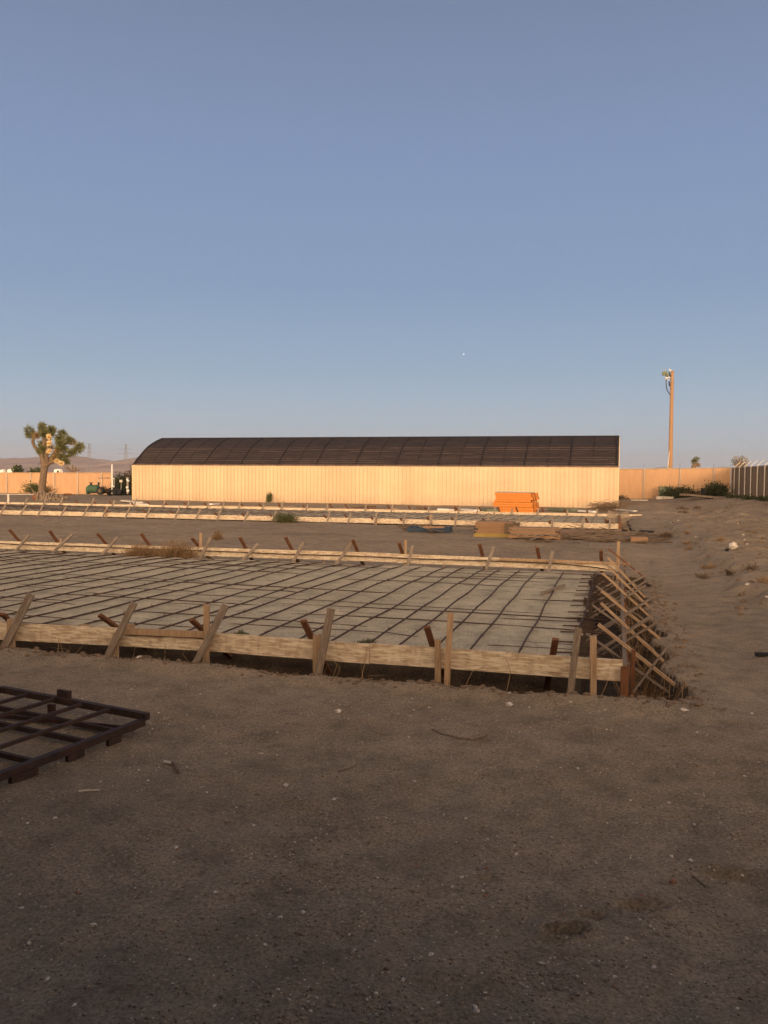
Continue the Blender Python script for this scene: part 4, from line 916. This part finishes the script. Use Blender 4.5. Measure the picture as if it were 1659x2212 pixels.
# twig heap at far slab's right end
def heap(name, lab, cat, cx0, cx1, cy0, cy1, n, z, L, m, seed, stuff=True, r=.02, stand=.15):
    rs = random.Random(seed); mb = MB()
    for i in range(n):
        px = rs.uniform(cx0, cx1); py = rs.uniform(cy0, cy1); p = P(px, py, 0); g_ = hz(p.x, p.y)
        l = L*rs.uniform(.4, 1.3); a = rs.gauss(0, .45); zz = g_+rs.random()**1.5*z+.02
        d = Vector((math.cos(a), math.sin(a), rs.gauss(0, stand)))*l/2; p.z = zz
        A, B = p-d, p+d; A.z = max(A.z, g_+.01); B.z = max(B.z, g_+.01)
        mb.beam(A, B, rs.uniform(.02, .09), r, (0, 1, 0))
    o = mb.build(name, M[m], loc=P((cx0+cx1)/2, cy1, 0)); tag(o, lab, cat)
    if stuff: o['kind'] = 'stuff'
    return o
heap('twigs', 'dark heap of twigs by the right hut corner', 'twigs', 1285, 1345, 1098, 1106, 120, .45, 1.2, 'drydark', 3)
heap('twigs', 'pale sticks strewn at the right end of the farther slab', 'twigs', 1315, 1352, 1108, 1130, 26, .25, .8, 'stake', 4)
heap('scrap_wood', 'tangled scrap lumber sticks strewn between the slabs at right', 'scrap wood', 1130, 1340, 1149, 1168, 170, .12, 1.0, 'scrap', 5)
heap('scrap_wood', 'darker thin scrap sticks mixed into the lumber tangle', 'scrap wood', 1150, 1440, 1152, 1173, 110, .07, .8, 'drydark', 6)
# blue pallet heap
def pallet(cx, cy, w, d, m, lab, rot=0, group='pallets among the scrap', tilt=0, h=.13):
    c = P(cx, cy, 0); z = hz(c.x, c.y); root = thing('pallet', lab, 'pallet', (c.x, c.y, z), group)
    R_ = Matrix.Translation((c.x, c.y, z+.01)) @ Matrix.Rotation(rot, 4, 'Z') @ Matrix.Rotation(tilt, 4, 'X')
    def bx(a, b, nm):
        mb = MB().box(a, b); mb.v = [tuple(R_ @ Vector(v)) for v in mb.v]; mb.build(nm, M[m], root)
    for k in (-1, 0, 1): bx((-w/2, k*(d/2-.03)-.025, .018), (w/2, k*(d/2-.03)+.025, h-.018), 'stringer')
    for k in range(7): x = -w/2+.05+k*(w-.1)/6; bx((x-.045, -d/2, h-.017), (x+.045, d/2, h), 'deck_board')
    for k in (0, 3, 6): x = -w/2+.05+k*(w-.1)/6; bx((x-.045, -d/2, 0), (x+.045, d/2, .017), 'base_board')
    return z+h
pallet(929, 1149, 1.5, 1.0, 'blue', 'faded blue pallet under loose boards on the dirt strip', .08, h=.17)
G2 = 'boards on the blue pallet'
plank(918, 1141, 958, 1149, .16, .1, .03, 'stake', 'longer tan board leaning across the blue pallet', G2, dz=-.1)
plank(905, 1137, 935, 1148, .2, .09, .03, 'stake', 'left tan board leaning across the blue pallet', G2, dz=-.14)
plank(915, 1138, 960, 1139, .24, .35, .05, 'plywood', 'reddish flat board lying on top of the blue pallet', G2)
heap('twigs', 'grey twigs at the left of the blue pallet', 'twigs', 880, 915, 1140, 1150, 40, .12, .8, 'drydark', 9)
# plywood stack on yellow beam
c = P(1062, 1160, 0); z0 = hz(c.x, c.y)
yb2 = MB().box((c.x-.6, c.y-.04, z0), (c.x+.6, c.y+.05, z0+.12)).build('yellow_beam', M['yellow'], loc=(c.x, c.y, z0)); tag(yb2, 'yellow beam lying along the front of the plywood stack', 'beam')
c2 = P(1066, 1157, 0); ps = thing('plywood_stack', 'stack of reddish plywood sheets behind the yellow beam', 'plywood', (c2.x, c2.y+.5, z0))
for k in range(14):
    o1 = random.uniform(-.09, .09); MB().box((c2.x-.62+o1, c2.y+.02+random.uniform(0, .04), z0+.01+k*.032), (c2.x+.62+o1, c2.y+1.1, z0+.038+k*.032)).build('sheet', M['plywood'], ps)
slab_at(1036, 1153, None, .35, .4, .3, 'blue', 'grey_box', 'small grey box left of the plywood stack', 'box')
heap('twigs', 'thin sticks draped over the plywood stack', 'twigs', 1035, 1115, 1144, 1150, 24, .52, 1.5, 'stake', 15, r=.012)
slab_at(1106, 1157, None, .5, .5, .42, 'drydark', 'rotten_crate', 'rotten dark brown crate right of the plywood stack', 'crate', .1)
zt_ = pallet(1158, 1165, 1.6, 1.0, 'plywood', 'tan wooden pallet under a low lumber stack right of the rotten crate', 0, h=.12)
c3 = P(1158, 1165, 0)
lst = thing('lumber_stack', 'low stack of short reddish boards on the tan pallet', 'lumber', (c3.x, c3.y, zt_))
for k in range(5):
    for r2 in range(4):
        o1 = random.uniform(-.12, .12); MB().box((c3.x-.75+o1, c3.y-.45+r2*.23, zt_+.012+k*.045), (c3.x+.72+o1, c3.y-.26+r2*.23, zt_+.052+k*.045)).build('board', M['plywood' if (k+r2) % 3 else 'stake'], lst)
plank(1142, 1169, 1190, 1150, .05, .09, .035, 'stake', 'pale board propped against the low lumber stack', None, dz=.18)
slab_at(1380, 1171, None, .5, .3, .17, 'plywood', 'wood_block', 'reddish squared wood block at the right end of the scrap tangle', 'block', .1)
plank(1352, 1166, 1430, 1163, .06, .05, .04, 'drydark', 'long thin dark stick right of the scrap tangle', None)
bush('desert_bush', 'small brown bush right of the scrap lumber tangle', 'bush', P(1438, 1164, 0)+Vector((0, 0, .02)), (.28, .2, .25), 500, 'drydark', .2, .06, seed=101)
slab_at(1397, 1147, None, .5, .35, .04, 'black', 'dark_scrap', 'dark flat scrap with a pale end on the path behind the slabs', 'scrap', .15, .05)
# rebar bits, stick, pale wood on the slab / foreground
p = [P(x, y, .14) for x, y in ((1169, 1283), (1195, 1272), (1220, 1264))]
tag(MB().beam(p[0], p[2], .05, .02, (0, 0, 1)).build('loose_stick', M['grey_stake'], loc=p[0]), 'loose grey stick lying on the sand near the last rebar', 'stick')
def lying(pts, r_, m, lab, name='stick', cat='stick', group=None):
    q_ = []
    for x, y in pts:
        p = P(x, y, 0); p.z = hz(p.x, p.y)+r_; q_.append(p)
    return tag(MB().tube(q_, r_, 5, wob=.1).build(name, M[m], loc=q_[0]), lab, cat, group)
lying([(935, 1572), (955, 1582), (990, 1592), (1025, 1594), (1050, 1589)], .008, 'stake', 'long thin curved pale twig on the foreground dirt right of centre', 'twig', 'twig')
lying([(170, 1714), (190, 1711), (215, 1709)], .007, 'dusty', 'short pale stick on the dirt below the steel gate', 'stick')
lying([(355, 1647), (371, 1652)], .012, 'dusty', 'short thick whitish stick on the dirt right of the gate', 'stick')
lying([(372, 1652), (380, 1660), (384, 1675)], .012, 'drydark', 'dark dry sprig beside the short whitish stick', 'twig')
lying([(730, 1668), (768, 1655)], .004, 'stake', 'tiny straw on the foreground dirt near centre', 'straw')
lying([(1495, 1880), (1525, 1900)], .005, 'stake', 'thin straw on the foreground dirt at lower right', 'straw')
lying([(1425, 1327), (1445, 1330), (1468, 1318)], .006, 'stake', 'thin pale twig on the path beside the side trench', 'twig')

# ------------------------------------------------------------------ stones
def rock(px, py, r, m, lab, seed, group=None):
    p = P(px, py, 0); z = hz(p.x, p.y)
    return tag(MB().blob((0, 0, 0), (r, r*.7, r*.5), 2, .5, seed=seed).build('rock', M[m]), lab, 'rock', group), p, z
def place(t, lab=None):
    o, p, z = t; o.location = (p.x, p.y, z+.25*o.dimensions.z*.5+.004); o.rotation_euler.z = random.random()*6; return o
place(rock(730, 1533, .030, 'stone', 'flattish pale stone in the middle of the foreground, below the tall brace', 1))
place(rock(1100, 1520, .034, 'stone', 'pale stone just below the notch in the trench edge', 2))
place(rock(1477, 1540, .030, 'stone', 'rounded pale stone right of the trench corner', 3))
place(rock(991, 1460, .026, 'stone', 'cream stone at the trench edge under the two right-hand stakes', 4))
place(rock(1161, 1486, .032, 'stone', 'cream stone on the trench rim right of the notch', 5))
place(rock(617, 1695, .018, 'stone', 'small white stone low in the foreground, left of centre', 6))
place(rock(1453, 1893, .020, 'stone_red', 'reddish stone in the lower right foreground', 7))
place(rock(1052, 1865, .014, 'stone_red', 'small brownish stone right of the bottom centre', 8))
place(rock(202, 1994, .014, 'stone', 'small whitish stone near the bottom left', 9))
place(rock(1492, 1852, .013, 'stone', 'small cream stone above the reddish stone', 10))
place(rock(300, 1436, .026, 'stone', 'white stone on the dirt between the gate and the second brace', 11))
base = [rock(0, 0, .013, 'stone', 'small pale pebble lying loose on the foreground dirt', 20+i, 'small pale pebbles on the dirt')[0] for i in range(4)]
base += [rock(0, 0, .013, 'stone_red', 'small reddish pebble lying loose on the foreground dirt', 30+i, 'small reddish pebbles on the dirt')[0] for i in range(2)]
rs = random.Random(44); used = set()
for i in range(150):
    px = rs.uniform(20, 1640); py = 1500+rs.random()**1.3*690
    if px < 330 and 1490 < py < 1670: continue
    k = rs.randrange(len(base)) if rs.random() < .5 else rs.randrange(4)
    o = base[k] if k not in used else base[k].copy()
    if k in used: COL.objects.link(o)
    used.add(k); p = P(px, py, 0); s_ = rs.uniform(.4, 1.0)**1.3
    o.location = (p.x, p.y, hz(p.x, p.y)+.002*s_); o.scale = (s_, s_, s_); o.rotation_euler = (0, 0, rs.random()*6)
# right-bank stones
bb = rock(0, 0, .05, 'stone', 'small pale stone scattered on the rough bank right of the path', 50, 'pale stones on the right bank')[0]
for i in range(60):
    o = bb if i == 0 else bb.copy()
    if i: COL.objects.link(o)
    x = rs.uniform(1.9, 6.5); y = rs.uniform(8, 40); s_ = rs.uniform(.25, .9); o.location = (x, y, hz(x, y)); o.scale = (s_, s_, s_); o.rotation_euler = (rs.random(), 0, rs.random()*6)
# gravel: uncountable grit over the foreground
def scatter(name, lab, n, fn, rmin, rmax, m, seed):
    rs = random.Random(seed); mb = MB(); import bmesh
    bm = bmesh.new(); bmesh.ops.create_icosphere(bm, subdivisions=1, radius=1); V = [v.co.copy() for v in bm.verts]; Fc = [tuple(v.index for v in f.verts) for f in bm.faces]; bm.free()
    pts = [fn(rs) for _ in range(n)]; zs = hfun(np.array([p[0] for p in pts]), np.array([p[1] for p in pts]))
    for (x, y), z in zip(pts, zs):
        r = rmin+(rmax-rmin)*rs.random()**3; a, b, c = (rs.uniform(.6, 1.2) for _ in range(3)); t = rs.random()*6; ct, sn = math.cos(t), math.sin(t)
        mb.add([(x+(v.x*a*ct-v.y*b*sn)*r, y+(v.x*a*sn+v.y*b*ct)*r, z+v.z*c*r*.7+r*.15) for v in V], Fc, 0)
    o = mb.build(name, M[m]); tag(o, lab, 'gravel'); o['kind'] = 'stuff'; return o
M['grit'] = mat('grit', (.33, .26, .19), (.16, .11, .075), scale=30, detail=2)
M['grit_pale'] = mat('pale grit', (.66, .58, .47), (.46, .38, .29), scale=30, detail=2)
_cc = [(random.random(), random.random(), random.uniform(.06, .30)) for _ in range(46)]
def fpt(rs):
    if rs.random() < .5:
        a, b, r = rs.choice(_cc); y = 2.1+5.0*b**1.1; x = -.28*y+(a*2-1)*.5*y
        return x+rs.gauss(0, r), max(1.95, min(7.4, y+rs.gauss(0, r*.7)))
    y = 2.0+5.4*rs.random()**1.1; c = -.28*y; w = .52*y; return c+rs.uniform(-w, w), y
scatter('gravel', 'fine brown grit covering the foreground dirt', 9500, fpt, .0025, .011, 'grit', 1)
scatter('gravel', 'fine pale grit sprinkled on the foreground dirt', 1300, fpt, .002, .009, 'grit_pale', 2)
rs = random.Random(91)
for i in range(11):
    y = 9+rs.random()**1.3*22; x = 2.0+rs.gauss(0, .28)
    bush('bank_weed', 'small straw coloured weed along the edge of the dirt track', 'weed', (x, y, hz(x, y)-.03), (.16, .26, .13), 170, 'dry' if i % 3 else 'drydark', .14, .06, 'straw weeds along the track edge', seed=200+i, twr=.0025, up=.6)
M['clod'] = mat('dirt clod', (.21, .145, .095), (.14, .095, .062), scale=12, bump=.5)
def bpt(rs): y = 8+rs.random()**1.2*45; return 1.7+rs.random()*5.5, y
scatter('dirt_clods', 'loose dirt clods strewn on the rough bank at right', 1100, bpt, .015, .09, 'clod', 3)
def spt(rs): return -rs.random()**.8*26+1.2, 18+rs.random()*14
scatter('dirt_clods', 'loose dirt clods on the bare strip between the slabs', 500, spt, .01, .045, 'clod', 4)
def tpt(rs):
    return rs.uniform(-7, .9), 7.40+rs.gauss(0, .10)
scatter('dirt_clods', 'crumbled dirt clods along the front trench edge', 900, tpt, .006, .035, 'clod', 5)
def t2(rs): return .62+rs.gauss(0, .12), rs.uniform(7.6, 17)
scatter('dirt_clods', 'crumbled dirt clods along the side trench edge', 600, t2, .006, .035, 'clod', 6)

# ------------------------------------------------------------------ far landscape
def hills(name, pts, Yd, depth, seed, lab=None):
    """ridge through pixel points, with slopes towards and away from the camera"""
    P3 = [atY(x, y, Yd) for x, y in pts]; n = 160; mz = 26
    xs_ = np.linspace(P3[0].x, P3[-1].x, n); hs = np.interp(xs_, [p.x for p in P3], [p.z for p in P3])
    u = np.linspace(-1, 1, mz); XX, UU = np.meshgrid(xs_, u)
    prof_ = (1-np.abs(UU))**1.15
    YY = Yd+UU*depth
    ZZ = hs[None, :]*prof_
    rid = (np.abs(vnoise(XX, YY*.6, depth*.16, seed))*2)
    ZZ = ZZ*(1-.55*rid*(1-prof_)*1.2)+hs.max()*.05*vnoise(XX, YY, depth*.05, seed+1)*(1-np.abs(UU))*(np.abs(UU) > .02)
    ZZ[0] = -5; ZZ[-1] = -5
    m = MB(); m.v = np.stack([XX, YY, ZZ], -1).reshape(-1, 3).tolist(); i = np.arange(n*mz).reshape(mz, n)
    m.f = np.stack([i[:-1, :-1], i[:-1, 1:], i[1:, 1:], i[1:, :-1]], -1).reshape(-1, 4).tolist(); m.mi = [0]*len(m.f)
    return struct(m.build(name, M['hill'], None, True))
hills('hills', [(-420, 1015), (-250, 992), (-120, 985), (-30, 991), (0, 987), (25, 989.5), (40, 987), (67, 987.5), (85, 985), (110, 987), (140, 985), (167, 983), (190, 987), (225, 992), (260, 997), (300, 1004), (350, 1024)], 3000, 900, 61)
hills('hills', [(215, 1024), (240, 1004), (262, 996), (280, 991), (295, 988), (330, 985), (400, 990), (480, 1000), (600, 1020)], 2300, 600, 65)
hills('hills', [(1350, 1037), (1400, 1010), (1425, 1008.5), (1440, 1008), (1470, 1011), (1500, 1018), (1540, 1009), (1565, 1006), (1590, 1008), (1700, 1012), (1900, 1030)], 4500, 900, 69)
def pylon(px, py_top, py_base, Yd, lab, narrow=1):
    b = atY(px, py_base, Yd); t = atY(px, py_top, Yd); h_ = t.z; root = thing('transmission_tower', lab, 'pylon', (b.x, Yd, 0), 'transmission towers before the hills')
    mb = MB(); w = h_*.08; r_ = h_*.0032
    lv = [0, .25, .45, .6, .72, .82, .92, 1]
    def cor(s_, k): ww = w*(1-s_)**.9+h_*.02; a = k*math.pi/2+math.pi/4; return Vector((b.x+ww*math.cos(a), Yd+ww*math.sin(a), h_*s_))
    for k in range(4):
        mb.tube([cor(s_, k) for s_ in lv], r_, 4)
        for a, b2 in zip(lv, lv[1:]): mb.tube([cor(a, k), cor(b2, (k+1) % 4)], r_*.6, 3); mb.tube([cor(a, (k+1) % 4), cor(b2, k)], r_*.6, 3)
    mb.build('lattice', M['pylon'], root)
    for s_, l in ((.72, .28), (.85, .22), (.98, .15)):
        MB().tube([(b.x-h_*l*narrow, Yd, h_*s_), (b.x, Yd, h_*(s_+.02)), (b.x+h_*l*narrow, Yd, h_*s_)], r_, 4).build('crossarm', M['pylon'], root)
pylon(272, 960, 1030, 900, 'lattice pylon standing just left of the hut roof')
pylon(193, 958, 1026, 1100, 'fainter lattice pylon nearer the big Joshua tree', .7)
for i, (x, y, w_) in enumerate([(3, 1018, 1.6), (19, 1017, 1.6), (25, 1016, 1.4), (30, 1017, 1.4), (122, 1017, 2.5), (126, 1018, 1.5)]):
    b = atY(x, y, 300); r_ = thing('far_house', ['leftmost tiny white house above the fence at the left edge', 'tiny white house above the fence, left of three in a row', 'tiny white house above the fence, middle of three in a row', 'tiny white house above the fence, right of three in a row',
        'tiny white gabled house above the fence right of the big Joshua tree', 'tiny white shed touching the gabled house beyond the fence'][i], 'house', (b.x, 300, 0), 'white houses far beyond the fence')
    zt2 = b.z+.3; MB().box((b.x-w_/2, 300, 0), (b.x+w_/2, 302, zt2)).build('wall', M['farhouse'], r_)
    MB().add([(b.x-w_/2-.1, 299.9, zt2), (b.x+w_/2+.1, 299.9, zt2), (b.x+w_/2+.1, 302.1, zt2), (b.x-w_/2-.1, 302.1, zt2), (b.x-w_/2, 301, zt2+.5), (b.x+w_/2, 301, zt2+.5)],
             [(0, 1, 5, 4), (2, 3, 4, 5), (1, 2, 5), (3, 0, 4), (0, 3, 2, 1)]).build('roof', M['farhouse'], r_)
# moon (tiny crescent)
c = Vector(ray(1001, 764)).normalized()*3500; mr = 3500/1790*1.7
mm_ = MB(); nn = 14; vs = []; u_m = Vector((math.cos(TH), math.sin(TH), 0)); w_m = Vector((0, 0, 1)); fwd = c.normalized()
for side_ in (0, 1):
    for i in range(nn+1):
        a = -math.pi/2+math.pi*i/nn; rx_ = 1 if side_ == 0 else .25
        vs.append(c+u_m*(math.cos(a)*mr*rx_)+w_m*(math.sin(a)*mr))
vs += [v+fwd*mr*.6 for v in vs]
K = nn+1; fs = [(i, i+1, K+i+1, K+i) for i in range(nn)]+[(2*K+i+1, 2*K+i, 3*K+i, 3*K+i+1) for i in range(nn)]+[(i+1, i, 2*K+i, 2*K+i+1) for i in range(nn)]+[(K+i, K+i+1, 3*K+i+1, 3*K+i) for i in range(nn)]
mm_.add(vs, fs); mo = mm_.build('moon', M['moon'], loc=c); tag(mo, 'tiny white crescent moon high over the hut', 'moon')

# ------------------------------------------------------------------ unseen hut added behind the viewer to block low sun and sky
BHY = -1.6; BH = 4.30
bh = thing('added_shade_hut', 'unseen metal hut added behind the viewer to shade the yard', 'building', (0, BHY-4, 0))
mb = MB(); vs = []; fs = []; n = 0; x = -30.0; pr2 = []
while x < 30: pr2 += [(x, 0), (x+.24, 0), (x+.252, .032), (x+.29, .032)]; x += .302
for a, b in pr2: vs += [(a, BHY+b, -.05), (a, BHY+b, 3.0)]
mb.add(vs, [(2*i, 2*i+1, 2*i+3, 2*i+2) for i in range(len(pr2)-1)]); mb.build('front_wall', M['stake'], bh)
ba = [(BHY+.05, 3.0)]+[(BHY-4.4*a, 3.0+(BH-3.0)*b/2.31) for a, b in AR[1:]]; ba += [(2*(BHY-4.4)-y, z) for y, z in ba[::-1][1:]]
vs = [(x, y, z) for x in (-30, 30) for y, z in ba]; n = len(ba)
MB().add(vs, [(i, i+1, n+i+1, n+i) for i in range(n-1)]).build('roof', M['roof'], bh)
for x in (-30, 30): MB().add([(x, BHY, -.05), (x, BHY-8.8, -.05)]+[(x, y, z) for y, z in ba[::-1]], [tuple(range(n+2))]).build('end_wall', M['stake'], bh)
MB().box((-30, BHY-8.8, -.05), (30, BHY-8.75, 3)).build('back_wall', M['stake'], bh)

MB().box((-14, BHY+.06, 3.02), (10, 1.15, 3.08)).build('added_canopy', M['roof'], bh)  # unseen overhead cover added to darken the near ground
for x in (-13.8, -7, 3, 9.8): MB().box((x-.05, 1.0, -.3), (x+.05, 1.1, 3.018)).build('added_canopy_post', M['roof_rib'], bh)
# ------------------------------------------------------------------ air
HAZE = .00010
if HAZE:
    hm = bpy.data.materials.new('haze'); hm.use_nodes = True; hn = hm.node_tree; hn.nodes.remove(hn.nodes['Principled BSDF'])
    pv = hn.nodes.new('ShaderNodeVolumePrincipled'); pv.inputs['Density'].default_value = HAZE; pv.inputs['Color'].default_value = (.80, .80, .86, 1); pv.inputs['Anisotropy'].default_value = .2
    hn.links.new(pv.outputs[0], hn.nodes['Material Output'].inputs['Volume'])
    hb = MB().box((-6100, -400, -20), (6100, 9100, 260)).build('haze', hm); hb['kind'] = 'stuff'; hb['label'] = 'thin evening haze over the desert'; hb['category'] = 'haze'

# ------------------------------------------------------------------ light
SUN_EL, SUN_AZ = 5.0, 14.0          # degrees; azimuth of travel: towards +Y and a little -X
el = math.radians(SUN_EL); az = math.radians(SUN_AZ)
d = Vector((-math.sin(az)*math.cos(el), math.cos(az)*math.cos(el), -math.sin(el)))   # light travel direction
sl = bpy.data.lights.new('sun', 'SUN'); so = bpy.data.objects.new('sun', sl); COL.objects.link(so)
sl.energy = 1.62; sl.angle = math.radians(4); sl.color = (1.0, .64, .34)
so.rotation_euler = d.to_track_quat('-Z', 'Y').to_euler(); so.location = (0, -20, 30)
w = bpy.data.worlds.new('World'); S.world = w; w.use_nodes = True; nt = w.node_tree; N = nt.nodes; L = nt.links
sk = N.new('ShaderNodeTexSky'); sk.sky_type = 'NISHITA'; sk.sun_disc = False; sk.sun_elevation = el
sd = -d; sk.sun_rotation = math.atan2(sd.x, sd.y)
sk.altitude = 800; sk.air_density = 1.0; sk.dust_density = 1.2; sk.ozone_density = 2.2
BG = .15
def lin(c): return tuple(((x/255+.055)/1.055)**2.4 if x > 10 else x/255/12.92 for x in c)
tc = N.new('ShaderNodeTexCoord'); sp = N.new('ShaderNodeSeparateXYZ'); L.new(tc.outputs['Generated'], sp.inputs[0])
rp = N.new('ShaderNodeValToRGB'); L.new(sp.outputs[2], rp.inputs['Fac']); E_ = rp.color_ramp.elements
stops = [(0.0, (194, 194, 198)), (.035, (183, 194, 206)), (.08, (168, 187, 206)), (.13, (150, 175, 201)), (.22, (134, 159, 192)), (.36, (128, 149, 186)), (.47, (120, 137, 168)), (.60, (106, 121, 150)), (1.0, (72, 84, 112))]
E_[0].position, E_[0].color = stops[0][0], (*lin(stops[0][1]), 1); E_[1].position, E_[1].color = 1.0, (*lin(stops[-1][1]), 1)
for p_, c_ in stops[1:-1]: e = E_.new(p_); e.color = (*lin(c_), 1)
def math_(op, a, b=None, c=None):
    n_ = N.new('ShaderNodeMath'); n_.operation = op
    for k, v in enumerate((a, b, c)):
        if v is None: continue
        if isinstance(v, (int, float)): n_.inputs[k].default_value = v
        else: L.new(v, n_.inputs[k])
    return n_.outputs[0]
# sunset glow: grows towards the sun's side of the sky
dt = N.new('ShaderNodeVectorMath'); dt.operation = 'DOT_PRODUCT'; L.new(tc.outputs['Generated'], dt.inputs[0]); dt.inputs[1].default_value = tuple(sd)
gl = math_('POWER', math_('MAXIMUM', math_('MULTIPLY_ADD', dt.outputs['Value'], .60, .40), 0.0), 2.0)
hzf = math_('POWER', math_('SUBTRACT', 1.0, math_('ABSOLUTE', sp.outputs[2])), 1.6)
gl = math_('MULTIPLY', gl, hzf)
gc = N.new('ShaderNodeMix'); gc.data_type = 'RGBA'; gc.blend_type = 'ADD'; L.new(gl, gc.inputs[0]); L.new(rp.outputs[0], gc.inputs[6]); gc.inputs[7].default_value = (10.5, 7.2, 4.1, 1)
sc_ = N.new('ShaderNodeMix'); sc_.data_type = 'RGBA'; sc_.blend_type = 'MULTIPLY'; sc_.inputs[0].default_value = 1; L.new(gc.outputs[2], sc_.inputs[6]); sc_.inputs[7].default_value = (1/BG,)*3+(1,)
mx_ = N.new('ShaderNodeMix'); mx_.data_type = 'RGBA'; mx_.inputs[0].default_value = .92; L.new(sk.outputs[0], mx_.inputs[6]); L.new(sc_.outputs[2], mx_.inputs[7])
L.new(mx_.outputs[2], N['Background'].inputs[0]); N['Background'].inputs[1].default_value = BG
S.view_settings.view_transform = 'Standard'; S.view_settings.look = 'None'; S.view_settings.exposure = 0; S.view_settings.gamma = 1
S.render.engine = 'CYCLES'
